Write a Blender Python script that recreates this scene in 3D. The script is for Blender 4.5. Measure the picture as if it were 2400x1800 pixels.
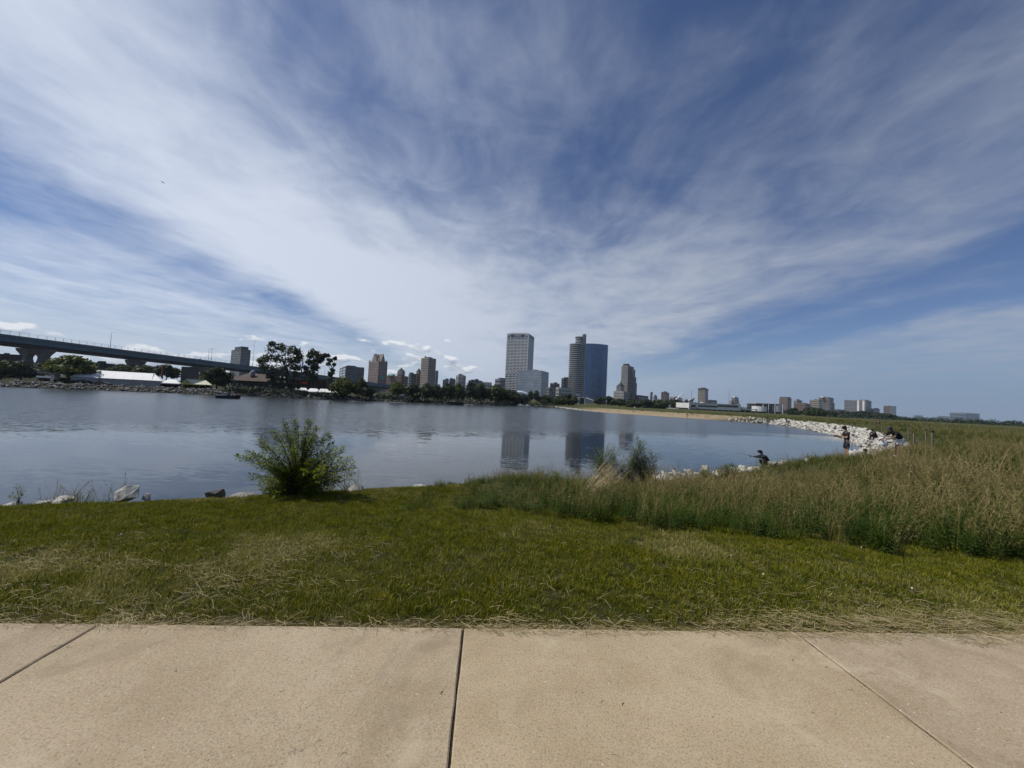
import bpy, bmesh, math, random
import numpy as np
from mathutils import Vector, Matrix, Euler

for _o in list(bpy.data.objects):
    bpy.data.objects.remove(_o, do_unlink=True)
SC = bpy.context.scene
COL = SC.collection
R = math.radians
PI = math.pi

# ------------------------------------------------------------------ camera
EYE = 1.55
FPX = 901.0                      # focal length in photo pixels (2400 wide)
PITCH, ROLL = math.atan(35.0 / FPX), 0.049
cam_d = bpy.data.cameras.new('camera')
cam_d.sensor_width = 36.0
cam_d.lens = 36.0 * FPX / 2400.0
cam_d.clip_start = 0.05
cam_d.clip_end = 60000.0
cam = bpy.data.objects.new('camera', cam_d)
COL.objects.link(cam)
CAM_M = Matrix.Rotation(PI / 2 + PITCH, 4, 'X') @ Matrix.Rotation(ROLL, 4, 'Z')
cam.matrix_world = Matrix.Translation((0, 0, EYE)) @ CAM_M
SC.camera = cam


def ray(px, py):
    return CAM_M.to_3x3() @ Vector(((px - 1200.0) / FPX, (900.0 - py) / FPX, -1.0))


def at(px, py, Y):
    """world point seen at photo pixel (px,py) standing Y metres ahead"""
    d = ray(px, py)
    return Vector((0, 0, EYE)) + d * (Y / d.y)


def G(px, py, z):
    """world point seen at photo pixel on the level z"""
    d = ray(px, py)
    return Vector((0, 0, EYE)) + d * ((z - EYE) / d.z)


# ------------------------------------------------------------------ world, sun, exposure
SUN_AZ, SUN_EL = R(-88.0), R(56.0)      # from +Y, negative = towards -X
SKY_STRENGTH = 0.066
world = bpy.data.worlds.new('World')
SC.world = world
world.use_nodes = True


class NT:
    """small node-tree helper"""
    def __init__(self, tree):
        self.t = tree

    def n(self, typ, **kw):
        nd = self.t.nodes.new(typ)
        for k, v in kw.items():
            setattr(nd, k, v)
        return nd

    def put(self, sock, v):
        if isinstance(v, bpy.types.NodeSocket):
            self.t.links.new(v, sock)
        elif v is not None:
            sock.default_value = v

    def m(self, op, a, b=None, c=None, clamp=False):
        nd = self.n('ShaderNodeMath', operation=op, use_clamp=clamp)
        self.put(nd.inputs[0], a)
        if b is not None:
            self.put(nd.inputs[1], b)
        if c is not None:
            self.put(nd.inputs[2], c)
        return nd.outputs[0]

    def xyz(self, x, y, z=0.0):
        nd = self.n('ShaderNodeCombineXYZ')
        for i, v in enumerate((x, y, z)):
            self.put(nd.inputs[i], v)
        return nd.outputs[0]

    def sep(self, v):
        nd = self.n('ShaderNodeSeparateXYZ')
        self.put(nd.inputs[0], v)
        return nd.outputs

    def noise(self, vec, scale=1.0, detail=4.0, rough=0.55, dist=0.0, dim='3D', color=False):
        nd = self.n('ShaderNodeTexNoise', noise_dimensions=dim)
        if vec is not None:
            self.put(nd.inputs['Vector'], vec)
        nd.inputs['Scale'].default_value = scale
        nd.inputs['Detail'].default_value = detail
        nd.inputs['Roughness'].default_value = rough
        nd.inputs['Distortion'].default_value = dist
        return nd.outputs['Color' if color else 'Fac']

    def ramp(self, fac, stops, interp='LINEAR'):
        nd = self.n('ShaderNodeValToRGB')
        cr = nd.color_ramp
        cr.interpolation = interp
        while len(cr.elements) < len(stops):
            cr.elements.new(0.5)
        for e, (p, c) in zip(cr.elements, stops):
            e.position = p
            e.color = (c, c, c, 1) if not hasattr(c, '__len__') else (c[0], c[1], c[2], 1)
        self.put(nd.inputs[0], fac)
        return nd.outputs[0]

    def step(self, v, lo, hi, o0=0.0, o1=1.0):
        nd = self.n('ShaderNodeMapRange', interpolation_type='SMOOTHSTEP')
        self.put(nd.inputs[0], v)
        for i, q in enumerate((lo, hi, o0, o1)):
            nd.inputs[i + 1].default_value = q
        return nd.outputs[0]

    def mix(self, fac, a, b, blend='MIX'):
        nd = self.n('ShaderNodeMix', data_type='RGBA', blend_type=blend)
        self.put(nd.inputs[0], fac)
        for s, v in ((nd.inputs[6], a), (nd.inputs[7], b)):
            if isinstance(v, bpy.types.NodeSocket):
                self.put(s, v)
            else:
                s.default_value = (v[0], v[1], v[2], 1)
        return nd.outputs[2]


def build_world():
    t = world.node_tree
    t.nodes.clear()
    N = NT(t)
    sky = N.n('ShaderNodeTexSky', sky_type='NISHITA')
    sky.sun_disc = False
    sky.sun_elevation = SUN_EL
    sky.sun_rotation = SUN_AZ
    sky.altitude = 180.0
    sky.air_density = 1.0
    sky.dust_density = 0.15
    sky.ozone_density = 3.2
    base = N.n('ShaderNodeVectorMath', operation='SCALE')
    N.put(base.inputs[0], sky.outputs[0])
    base.inputs['Scale'].default_value = SKY_STRENGTH
    blue = N.mix(1.0, base.outputs[0], (0.84, 0.91, 1.13), 'MULTIPLY')
    tc = N.n('ShaderNodeTexCoord')
    x, y, z = N.sep(tc.outputs['Generated'])[:3]
    zz = N.m('ADD', N.m('MAXIMUM', z, 0.0), 0.03)
    u = N.m('DIVIDE', x, zz)
    v = N.m('DIVIDE', y, zz)
    # wind-drawn cirrus: a sheet at one height, drawn out along +Y
    w1 = N.noise(N.xyz(N.m('MULTIPLY', u, 0.8), N.m('MULTIPLY', v, 0.65), 3.1), 1.0, 3.0, 0.5, color=True)
    wx, wy, _ = N.sep(w1)[:3]
    uw = N.m('ADD', u, N.m('MULTIPLY', N.m('SUBTRACT', wx, 0.5), 0.62))
    vw = N.m('ADD', v, N.m('MULTIPLY', N.m('SUBTRACT', wy, 0.5), 1.4))
    pts = [(-6, .66), (-4, .66), (-3.2, .58), (-2.75, .42), (-2.35, .12), (-2.05, .52), (-1.65, 1.0), (-1.3, .98), (-.95, .72), (-.5, .34),
           (-.1, .22), (.3, .10), (.7, .12), (1.1, .38), (1.6, .50), (2.05, .42), (2.5, -.0), (2.72, .30), (3.1, .0), (3.45, .16), (3.9, .62), (6, .62)]
    ub = N.m('ADD', u, N.m('MULTIPLY', N.m('SUBTRACT', wy, 0.5), 0.55))
    uc = N.m('MULTIPLY', N.m('ADD', ub, 6.0), 1 / 12.0, clamp=True)
    cov = N.ramp(uc, [((p + 6) / 12.0, c) for p, c in pts], 'B_SPLINE')
    gz = N.m('POWER', 2.718, N.m('MULTIPLY', N.m('POWER', N.m('DIVIDE', N.m('ADD', uw, 0.12), 1.75), 2.0), -1.0))
    cov = N.m('ADD', cov, N.m('MULTIPLY', N.m('MULTIPLY', gz, N.step(v, 1.35, 3.2)), 0.78))
    n1 = N.noise(N.xyz(N.m('MULTIPLY', uw, 1.25), N.m('MULTIPLY', vw, 0.75), 7.7), 1.0, 6.0, 0.55, 0.5)
    n2 = N.noise(N.xyz(N.m('MULTIPLY', uw, 4.2), N.m('MULTIPLY', vw, 1.9), 1.7), 1.0, 8.0, 0.62, 0.3)
    n3 = N.noise(N.xyz(N.m('MULTIPLY', u, 3.4), N.m('MULTIPLY', v, 3.0), 5.2), 1.0, 8.0, 0.60, 0.5)
    den = N.m('ADD', cov, N.m('MULTIPLY', N.m('SUBTRACT', n1, 0.5), 1.05))
    den = N.m('ADD', den, N.m('MULTIPLY', N.m('SUBTRACT', n2, 0.5), 0.44))
    den = N.m('ADD', den, N.m('MULTIPLY', N.m('SUBTRACT', n3, 0.5), 0.62))
    gapn = N.m('MULTIPLY', N.step(u, 2.15, 2.45), N.step(u, 3.6, 3.2))
    den = N.m('SUBTRACT', den, N.m('MULTIPLY', N.m('MULTIPLY', gapn, N.m('SUBTRACT', 0.30, cov)), 0.9))
    den = N.step(den, -0.02, 1.18, 0.0, 0.98)
    lit = N.step(x, 0.95, -0.85, 0.62, 1.06)
    cir = N.n('ShaderNodeVectorMath', operation='SCALE')
    cir.inputs[0].default_value = (0.63, 0.695, 0.815)
    N.put(cir.inputs['Scale'], lit)
    c1 = N.mix(den, blue, cir.outputs[0])
    # thin veil low over the horizon
    veil = N.m('MULTIPLY', N.step(z, 0.19, 0.0), 0.80)
    vc = N.mix(N.step(x, 0.75, -0.1), (0.160, 0.262, 0.415), (0.50, 0.58, 0.69))
    c1 = N.mix(veil, c1, vc)
    # a bank of cumulus low over the land to the left
    az = N.m('ARCTAN2', x, y)
    el = N.m('ARCSINE', z)

    def puff(da, de):
        a = N.m('ADD', az, da)
        e = N.m('ADD', el, de)
        n_ = N.noise(N.xyz(N.m('MULTIPLY', a, 12.5), N.m('MULTIPLY', e, 29.0), 2.3), 1.0, 6.0, 0.56, 0.15)
        big = N.noise(N.xyz(N.m('MULTIPLY', a, 4.5), N.m('MULTIPLY', e, 10.0), 8.3), 1.0, 2.0, 0.5)
        return N.m('ADD', N.m('MULTIPLY', n_, 0.72), N.m('MULTIPLY', big, 0.28))
    p0, p1 = puff(0, 0), puff(-0.006, 0.010)
    band = N.m('MULTIPLY', N.step(el, 0.19, 0.02), N.step(az, 0.05, -0.20, 0.0, 1.0))
    thr = N.m('SUBTRACT', p0, N.m('SUBTRACT', 0.63, N.m('MULTIPLY', band, 0.152)))
    cd = N.m('MULTIPLY', N.step(thr, 0.0, 0.06), N.step(band, 0.0, 0.12))
    sh = N.m('ADD', N.m('MULTIPLY', N.m('SUBTRACT', p0, p1), 7.0), 0.42, clamp=True)
    cc = N.mix(sh, (0.30, 0.37, 0.47), (0.88, 0.90, 0.93))
    c2 = N.mix(N.m('MULTIPLY', cd, 0.86), c1, cc)
    bg = N.n('ShaderNodeBackground')
    N.put(bg.inputs[0], c2)
    bg.inputs[1].default_value = 1.0
    out = N.n('ShaderNodeOutputWorld')
    t.links.new(bg.outputs[0], out.inputs[0])


build_world()
sun_d = bpy.data.lights.new('sun', 'SUN')
sun_d.energy = 4.2
sun_d.angle = R(0.55)
sun_d.color = (1.0, 0.95, 0.86)
sun = bpy.data.objects.new('sun', sun_d)
COL.objects.link(sun)
_sd = Vector((math.sin(SUN_AZ) * math.cos(SUN_EL), math.cos(SUN_AZ) * math.cos(SUN_EL), math.sin(SUN_EL)))
sun.rotation_euler = (-_sd).to_track_quat('-Z', 'Y').to_euler()
sun.location = _sd * 50
SC.view_settings.view_transform = 'Standard'
SC.view_settings.look = 'None'
SC.view_settings.gamma = 1.0
SC.view_settings.exposure = 0.0
SC.view_settings.use_curve_mapping = False
SC.cycles.max_bounces = 6
SC.cycles.diffuse_bounces = 3
SC.cycles.glossy_bounces = 3
SC.cycles.transmission_bounces = 4
SC.cycles.transparent_max_bounces = 6
SC.cycles.volume_bounces = 0
SC.cycles.caustics_reflective = False
SC.cycles.caustics_refractive = False
SC.cycles.sample_clamp_indirect = 4.0
SC.cycles.use_denoising = True

# ------------------------------------------------------------------ materials
MATS = {}


def mat(name, col, rough=0.8, col2=None, scale=4.0, bump=0.0, bscale=None, metal=0.0, spec=0.3, detail=5.0, lo=0.35, hi=0.65, trans=0.0):
    if name in MATS:
        return MATS[name]
    m = bpy.data.materials.new(name)
    m.use_nodes = True
    t = m.node_tree
    t.nodes.clear()
    N = NT(t)
    p = N.n('ShaderNodeBsdfPrincipled')
    p.inputs['Roughness'].default_value = rough
    p.inputs['Metallic'].default_value = metal
    p.inputs['Specular IOR Level'].default_value = spec
    geo = N.n('ShaderNodeNewGeometry')
    c2 = col2 or tuple(c * 0.78 for c in col)
    f = N.step(N.noise(geo.outputs['Position'], scale, detail, 0.6), lo, hi)
    c = N.mix(f, c2, col)
    N.put(p.inputs['Base Color'], c)
    if bump:
        b = N.n('ShaderNodeBump')
        b.inputs['Strength'].default_value = 1.0
        b.inputs['Distance'].default_value = bump
        N.put(b.inputs['Height'], N.noise(geo.outputs['Position'], bscale or scale * 4, 5.0, 0.6))
        N.put(p.inputs['Normal'], b.outputs[0])
    out = N.n('ShaderNodeOutputMaterial')
    if trans:
        tr = N.n('ShaderNodeBsdfTranslucent')
        N.put(tr.inputs[0], N.mix(0.5, c, (col[0] * 1.6, col[1] * 1.5, col[2] * .6)))
        mx = N.n('ShaderNodeMixShader')
        mx.inputs[0].default_value = trans
        t.links.new(p.outputs[0], mx.inputs[1])
        t.links.new(tr.outputs[0], mx.inputs[2])
        t.links.new(mx.outputs[0], out.inputs[0])
    else:
        t.links.new(p.outputs[0], out.inputs[0])
    MATS[name] = m
    return m


def glass(name, col, rough=0.12, spec=0.6):
    return mat(name, col, rough, tuple(c * 0.7 for c in col), 0.08, spec=spec)


def blade_mat(name, green, green2, tan, trans=0.3):
    """blade colour from the plant's own tint (green to dry) and the height along the blade"""
    m = bpy.data.materials.new(name)
    m.use_nodes = True
    t = m.node_tree
    t.nodes.clear()
    N = NT(t)
    a = N.n('ShaderNodeAttribute', attribute_type='INSTANCER', attribute_name='tint')
    b = N.n('ShaderNodeAttribute', attribute_type='GEOMETRY', attribute_name='dry')
    oi = N.n('ShaderNodeObjectInfo')
    c = N.mix(oi.outputs['Random'], green, green2)
    f = N.m('ADD', a.outputs['Fac'], N.m('SUBTRACT', b.outputs['Fac'], 0.5), clamp=True)
    c = N.mix(f, c, tan)
    p = N.n('ShaderNodeBsdfPrincipled')
    p.inputs['Roughness'].default_value = 0.75
    p.inputs['Specular IOR Level'].default_value = 0.12
    N.put(p.inputs['Base Color'], c)
    tr = N.n('ShaderNodeBsdfTranslucent')
    N.put(tr.inputs[0], c)
    mx = N.n('ShaderNodeMixShader')
    mx.inputs[0].default_value = trans
    t.links.new(p.outputs[0], mx.inputs[1])
    t.links.new(tr.outputs[0], mx.inputs[2])
    out = N.n('ShaderNodeOutputMaterial')
    t.links.new(mx.outputs[0], out.inputs[0])
    return m


# ------------------------------------------------------------------ mesh helpers
def link(name, me, m=None, parent=None, loc=(0, 0, 0), rotz=0.0):
    o = bpy.data.objects.new(name, me)
    COL.objects.link(o)
    if m is not None and me is not None and not me.materials:
        me.materials.append(m)
    o.parent = parent
    o.location = loc
    if rotz:
        o.rotation_euler = (0, 0, rotz)
    return o


def tag(o, label=None, cat=None, group=None, kind=None):
    if label:
        o['label'] = label
    if cat:
        o['category'] = cat
    if group:
        o['group'] = group
    if kind:
        o['kind'] = kind
    return o


def empty(name, loc, label=None, cat=None, group=None, rotz=0.0):
    o = bpy.data.objects.new(name, None)
    COL.objects.link(o)
    o.location = loc
    o.rotation_euler = (0, 0, rotz)
    o.empty_display_size = 0.3
    return tag(o, label, cat, group)


def pyd(name, verts, faces, smooth=False):
    me = bpy.data.meshes.new(name)
    me.from_pydata([tuple(v) for v in verts], [], [tuple(f) for f in faces])
    me.update()
    if smooth:
        me.polygons.foreach_set('use_smooth', [True] * len(me.polygons))
    return me


def npmesh(name, V, F, attrs=None, smooth=False):
    """V (n,3), F (k,3 or 4) -> mesh, quickly; attrs {name: float per vertex}"""
    V = np.asarray(V, dtype=np.float32)
    F = np.asarray(F, dtype=np.int32)
    me = bpy.data.meshes.new(name)
    k, q = F.shape
    me.vertices.add(len(V))
    me.vertices.foreach_set('co', V.ravel())
    me.loops.add(k * q)
    me.loops.foreach_set('vertex_index', F.ravel())
    me.polygons.add(k)
    me.polygons.foreach_set('loop_start', np.arange(0, k * q, q, dtype=np.int32))
    if smooth:
        me.polygons.foreach_set('use_smooth', np.ones(k, dtype=bool))
    me.update(calc_edges=True)
    for an, av in (attrs or {}).items():
        at_ = me.attributes.new(an, 'FLOAT', 'POINT')
        at_.data.foreach_set('value', np.asarray(av, dtype=np.float32))
    return me


class MB:
    """collects simple shapes into one mesh"""
    def __init__(self):
        self.v, self.f = [], []

    def add(self, vs, fs):
        b = len(self.v)
        self.v += [tuple(x) for x in vs]
        self.f += [tuple(i + b for i in q) for q in fs]
        return self

    def box(self, c, s, rz=0.0, rx=0.0, ry=0.0):
        M = Euler((rx, ry, rz)).to_matrix()
        c = Vector(c)
        vs = [c + M @ Vector((sx * s[0] / 2, sy * s[1] / 2, sz * s[2] / 2)) for sz in (-1, 1) for sy in (-1, 1) for sx in (-1, 1)]
        return self.add(vs, [(0, 2, 3, 1), (4, 5, 7, 6), (0, 1, 5, 4), (2, 6, 7, 3), (0, 4, 6, 2), (1, 3, 7, 5)])

    def prism(self, poly, z0, z1, poly2=None):
        n = len(poly)
        p2 = poly2 or poly
        vs = [(p[0], p[1], z0) for p in poly] + [(p[0], p[1], z1) for p in p2]
        fs = [(i, (i + 1) % n, n + (i + 1) % n, n + i) for i in range(n)]
        return self.add(vs, fs + [tuple(range(n - 1, -1, -1)), tuple(range(n, 2 * n))])

    def tube(self, pts, rad, sides=6, cap=True):
        pts = [Vector(p) for p in pts]
        if not hasattr(rad, '__len__'):
            rad = [rad] * len(pts)
        b, vs, fs = 0, [], []
        for i, p in enumerate(pts):
            d = (pts[min(i + 1, len(pts) - 1)] - pts[max(i - 1, 0)])
            d = d.normalized() if d.length > 1e-9 else Vector((0, 0, 1))
            a = d.cross(Vector((0, 0, 1)) if abs(d.z) < 0.9 else Vector((1, 0, 0))).normalized()
            c = d.cross(a)
            for k in range(sides):
                th = 2 * PI * k / sides
                vs.append(p + (a * math.cos(th) + c * math.sin(th)) * rad[i])
        for i in range(len(pts) - 1):
            for k in range(sides):
                k2 = (k + 1) % sides
                fs.append((i * sides + k, i * sides + k2, (i + 1) * sides + k2, (i + 1) * sides + k))
        if cap:
            fs.append(tuple(range(sides - 1, -1, -1)))
            fs.append(tuple(range((len(pts) - 1) * sides, len(pts) * sides)))
        return self.add(vs, fs)

    def lathe(self, prof, c=(0, 0, 0), seg=16, sx=1.0, sy=1.0):
        vs, fs = [], []
        for r, z in prof:
            for k in range(seg):
                th = 2 * PI * k / seg
                vs.append((c[0] + r * math.cos(th) * sx, c[1] + r * math.sin(th) * sy, c[2] + z))
        for i in range(len(prof) - 1):
            for k in range(seg):
                k2 = (k + 1) % seg
                fs.append((i * seg + k, i * seg + k2, (i + 1) * seg + k2, (i + 1) * seg + k))
        fs.append(tuple(range(seg - 1, -1, -1)))
        fs.append(tuple(range((len(prof) - 1) * seg, len(prof) * seg)))
        return self.add(vs, fs)

    def build(self, name, m, parent=None, smooth=False, loc=(0, 0, 0)):
        return link(name, pyd(name, self.v, self.f, smooth), m, parent, loc)


def rel(o, pts):
    """world points into the frame of an unrotated empty"""
    return [Vector(p) - o.location for p in pts]


# ------------------------------------------------------------------ terrain
ZW = -1.85                                     # water level
PATH_N = Vector((math.sin(R(-3.6)), math.cos(R(-3.6)), 0))   # across the path, towards the water
PATH_E = Vector((PATH_N.y, -PATH_N.x, 0))
E0 = G(1086, 1472, 0.0)                        # where the middle joint meets the lawn
# the lagoon's edge, counter-clockwise from the near bank on the left
SHORE = np.array([(-400, -60), (-60, -8), (-30, -.8), (-13, 7.1), (-6.8, 11.1), (0, 14.6), (6, 17.4), (11.5, 20.6), (17.3, 24.2), (24, 28), (29.5, 33), (35.5, 38),
                  (40.5, 44.5), (46.5, 52), (55, 65), (62, 80), (69, 96), (70.5, 107), (64.5, 116), (56, 125), (45, 136), (33, 147), (28, 170), (22.6, 204), (8, 208),
                  (-9, 198), (-30, 170), (-55, 141), (-75, 135), (-92, 132), (-105, 124), (-118, 117.5), (-134, 102), (-190, 84), (-400, 40)], dtype=float)


def sdist(X, Y):
    """signed distance to the water's edge, positive on land"""
    P = np.stack([np.ravel(X), np.ravel(Y)], 1)
    d2 = np.full(len(P), 1e18)
    ins = np.zeros(len(P), dtype=bool)
    n = len(SHORE)
    for i in range(n):
        a, b = SHORE[i], SHORE[(i + 1) % n]
        ab = b - a
        tt = np.clip(((P - a) @ ab) / (ab @ ab), 0, 1)
        q = a + tt[:, None] * ab
        d2 = np.minimum(d2, ((P - q) ** 2).sum(1))
        c = (a[1] > P[:, 1]) != (b[1] > P[:, 1])
        with np.errstate(divide='ignore', invalid='ignore'):
            xi = (b[0] - a[0]) * (P[:, 1] - a[1]) / (b[1] - a[1]) + a[0]
        ins ^= c & (P[:, 0] < xi)
    d = np.sqrt(d2)
    return np.where(ins, -d, d).reshape(np.shape(X))


def sstep(x, a, b):
    t = np.clip((x - a) / (b - a), 0, 1)
    return t * t * (3 - 2 * t)


def wob(X, Y):
    return (np.sin(X * 1.3 + Y * .7) * .4 + np.sin(X * .61 - Y * 1.1 + 1.2) * .6 + np.sin(X * 2.7 + Y * 2.1 + 2) * .25)


def beachness(X, Y):
    """1 where the shore is a sand beach"""
    return sstep(Y, 112, 124) * (1 - sstep(Y, 150, 185)) * sstep(X, 20, 26) * (1 - sstep(X, 74, 84))


def height(X, Y):
    X, Y = np.asarray(X, float), np.asarray(Y, float)
    s = sdist(X, Y)
    d = (X - E0.x) * PATH_N.x + (Y - E0.y) * PATH_N.y
    land = -0.035 - 0.345 * sstep(d, 0.3, 5.2) + 0.022 * wob(X, Y) * sstep(d, 0.3, 2.0)
    far = sstep(np.hypot(X, Y), 60, 220)
    land = land + 0.25 * np.sin(X * .021 + 1) * np.sin(Y * .027) * far
    # the city's ground rises away from the far shore, the bluff stands to the right
    rise = sstep(Y - 0.9 * X, 420, 1300) * 5.0
    land = land + rise
    land = np.where(d < 0.12, -0.05, land)
    w = 5.0 + 5.0 * sstep(X, 0.0, 4.0) * (1 - sstep(X, 8.0, 15.0)) * (1 - sstep(Y, 22, 30))
    bn = beachness(X, Y)
    w = w + 10 * bn
    t = np.clip(s / w, 0, 1)
    bank = ZW + (land - ZW) * np.power(t, 0.85)
    return np.where(s < 0, np.maximum(ZW + 0.32 * s, -5.0), np.where(s < w, bank, land))


def hz(x, y):
    return float(height(np.array([x]), np.array([y]))[0])


def axis(segs):
    out = []
    for a, b, st in segs:
        out += list(np.arange(a, b, st))
    return np.array(out + [segs[-1][1]])


GX = axis([(-9000, -1200, 900), (-1200, -400, 100), (-400, -160, 16), (-160, -20, 3.0), (-20, -10, .6), (-10, 22, .3), (22, 90, 1.2), (90, 300, 14), (300, 1200, 90), (1200, 9000, 780)])
GY = axis([(-300, -20, 28), (-20, 0, 2.0), (0, 2.2, .4), (2.2, 3.2, .06), (3.2, 14, .25), (14, 40, .6), (40, 220, 1.8), (220, 600, 20), (600, 1600, 100), (1600, 12000, 800)])
# front edge of the uncut meadow, from where it stands in the picture
_me = [G(a, b, -0.30) for a, b in ((1035, 1192), (1120, 1200), (1250, 1215), (1400, 1236), (1550, 1255), (1700, 1275), (1850, 1298), (2000, 1316), (2200, 1332), (2400, 1352), (2700, 1375))]
MEX, MEY = np.array([p.x for p in _me]), np.array([p.y for p in _me])


def meadow_front(X):
    return np.interp(X, MEX, MEY)


def meadowness(X, Y):
    f = Y - meadow_front(X)
    return sstep(f, -0.15, 0.15) * sstep(X, MEX[0] - 0.3, MEX[0] + 0.25)


def build_ground():
    gx, gy = np.meshgrid(GX, GY)
    gz = height(gx, gy)
    V = np.stack([gx.ravel(), gy.ravel(), gz.ravel()], 1)
    nx, ny = len(GX), len(GY)
    i = np.arange(nx * ny).reshape(ny, nx)
    F = np.stack([i[:-1, :-1].ravel(), i[:-1, 1:].ravel(), i[1:, 1:].ravel(), i[1:, :-1].ravel()], 1)
    s = sdist(gx, gy)
    sand = beachness(gx, gy) * (1 - sstep(s, 12, 17))
    mead = meadowness(gx, gy)
    stone = (1 - sstep(s, 2.6, 5.2)) * (1 - sand)
    d = (gx - E0.x) * PATH_N.x + (gy - E0.y) * PATH_N.y
    dirt = 1 - sstep(d, 0.02, 0.22)
    me = npmesh('ground', V, F, {'sand': sand.ravel(), 'mead': mead.ravel(), 'stone': stone.ravel(), 'dirt': dirt.ravel()}, True)
    m = bpy.data.materials.new('ground')
    m.use_nodes = True
    t = m.node_tree
    t.nodes.clear()
    N = NT(t)
    pos = N.n('ShaderNodeNewGeometry').outputs['Position']

    def A(n_):
        return N.n('ShaderNodeAttribute', attribute_name=n_).outputs['Fac']
    nb = N.noise(pos, 0.35, 4, .6)
    nf = N.noise(pos, 22.0, 4, .7)
    lawn = N.mix(N.step(nb, .35, .65), (0.022, 0.028, 0.006), (0.034, 0.034, 0.009))
    lawn = N.mix(N.step(nf, .4, .7), lawn, (0.030, 0.026, 0.012))
    mx, my, mz = N.sep(pos)[:3]
    nm = N.noise(N.xyz(N.m('MULTIPLY', mx, .05), N.m('MULTIPLY', my, .09), 0), 1.0, 6, .65)
    md = N.mix(N.step(nm, .4, .62), (0.048, 0.060, 0.016), (0.088, 0.078, 0.034))
    md = N.mix(N.step(N.noise(pos, 1.7, 5, .7), .42, .62), md, (0.038, 0.048, 0.014))
    c = N.mix(A('mead'), lawn, md)
    st = N.mix(N.step(N.noise(pos, 3.0, 5, .7), .4, .6), (0.060, 0.058, 0.045), (0.022, 0.024, 0.014))
    c = N.mix(A('stone'), c, st)
    sn = N.mix(N.noise(pos, .3, 5, .6), (0.235, 0.185, 0.115), (0.31, 0.25, 0.165))
    c = N.mix(A('sand'), c, sn)
    dt = N.mix(nf, (0.05, 0.038, 0.022), (0.12, 0.092, 0.052))
    c = N.mix(A('dirt'), c, dt)
    p = N.n('ShaderNodeBsdfPrincipled')
    p.inputs['Roughness'].default_value = 0.95
    p.inputs['Specular IOR Level'].default_value = 0.1
    N.put(p.inputs['Base Color'], c)
    b = N.n('ShaderNodeBump')
    b.inputs['Distance'].default_value = 0.03
    N.put(b.inputs['Height'], N.noise(pos, 9.0, 6, .7))
    N.put(p.inputs['Normal'], b.outputs[0])
    t.links.new(p.outputs[0], N.n('ShaderNodeOutputMaterial').inputs[0])
    tag(link('ground', me, m), 'mown lawn, meadow ground and land round the lagoon', None, None, 'structure')


build_ground()


def build_water():
    m = bpy.data.materials.new('lagoon water')
    m.use_nodes = True
    t = m.node_tree
    t.nodes.clear()
    N = NT(t)
    pos = N.n('ShaderNodeNewGeometry').outputs['Position']
    x, y, _ = N.sep(pos)[:3]
    # wind-ruffled water in the middle, sheltered calm by the near bank with drifting cat's paws
    big = N.noise(N.xyz(N.m('MULTIPLY', x, .020), N.m('MULTIPLY', y, .050), 0), 1.0, 4, .6, .5)
    dist = N.m('ADD', N.m('SUBTRACT', y, N.m('MULTIPLY', x, 0.42)), N.m('MULTIPLY', N.m('SUBTRACT', big, .5), 46.0))
    ruff = N.step(dist, 32.0, 45.0)
    fine = N.step(N.noise(N.xyz(N.m('MULTIPLY', x, .05), N.m('MULTIPLY', y, .30), 4), 1.0, 4, .6, .3), .46, .64)
    amp = N.m('ADD', 0.034, N.m('ADD', N.m('MULTIPLY', ruff, 0.42), N.m('MULTIPLY', fine, 0.075)))

    def wave(sx, sy, det, seed):
        c = N.noise(N.xyz(N.m('MULTIPLY', x, sx), N.m('MULTIPLY', y, sy), seed), 1.0, det, .6, color=True)
        return N.sep(c)[:3]
    a = wave(.9, 3.6, 3, 0.0)
    b = wave(3.0, 7.5, 3, 5.0)
    nx = N.m('MULTIPLY', N.m('ADD', N.m('SUBTRACT', a[0], .5), N.m('SUBTRACT', b[0], .5)), N.m('MULTIPLY', amp, 0.55))
    ny = N.m('MULTIPLY', N.m('ADD', N.m('SUBTRACT', a[1], .5), N.m('SUBTRACT', b[1], .5)), amp)
    nrm = N.n('ShaderNodeVectorMath', operation='NORMALIZE')
    N.put(nrm.inputs[0], N.xyz(nx, ny, 1.0))
    p = N.n('ShaderNodeBsdfPrincipled')
    p.inputs['Base Color'].default_value = (0.016, 0.022, 0.025, 1)
    p.inputs['IOR'].default_value = 1.333
    p.inputs['Specular IOR Level'].default_value = 0.5
    N.put(p.inputs['Roughness'], N.m('ADD', 0.05, N.m('MULTIPLY', ruff, 0.16)))
    N.put(p.inputs['Normal'], nrm.outputs[0])
    t.links.new(p.outputs[0], N.n('ShaderNodeOutputMaterial').inputs[0])
    me = pyd('water', [(-9000, -300, ZW), (9000, -300, ZW), (9000, 12000, ZW), (-9000, 12000, ZW)], [(0, 1, 2, 3)])
    tag(link('water', me, m), 'grey-blue lagoon water, calm near the bank and ruffled further out', None, None, 'structure')


build_water()


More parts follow.
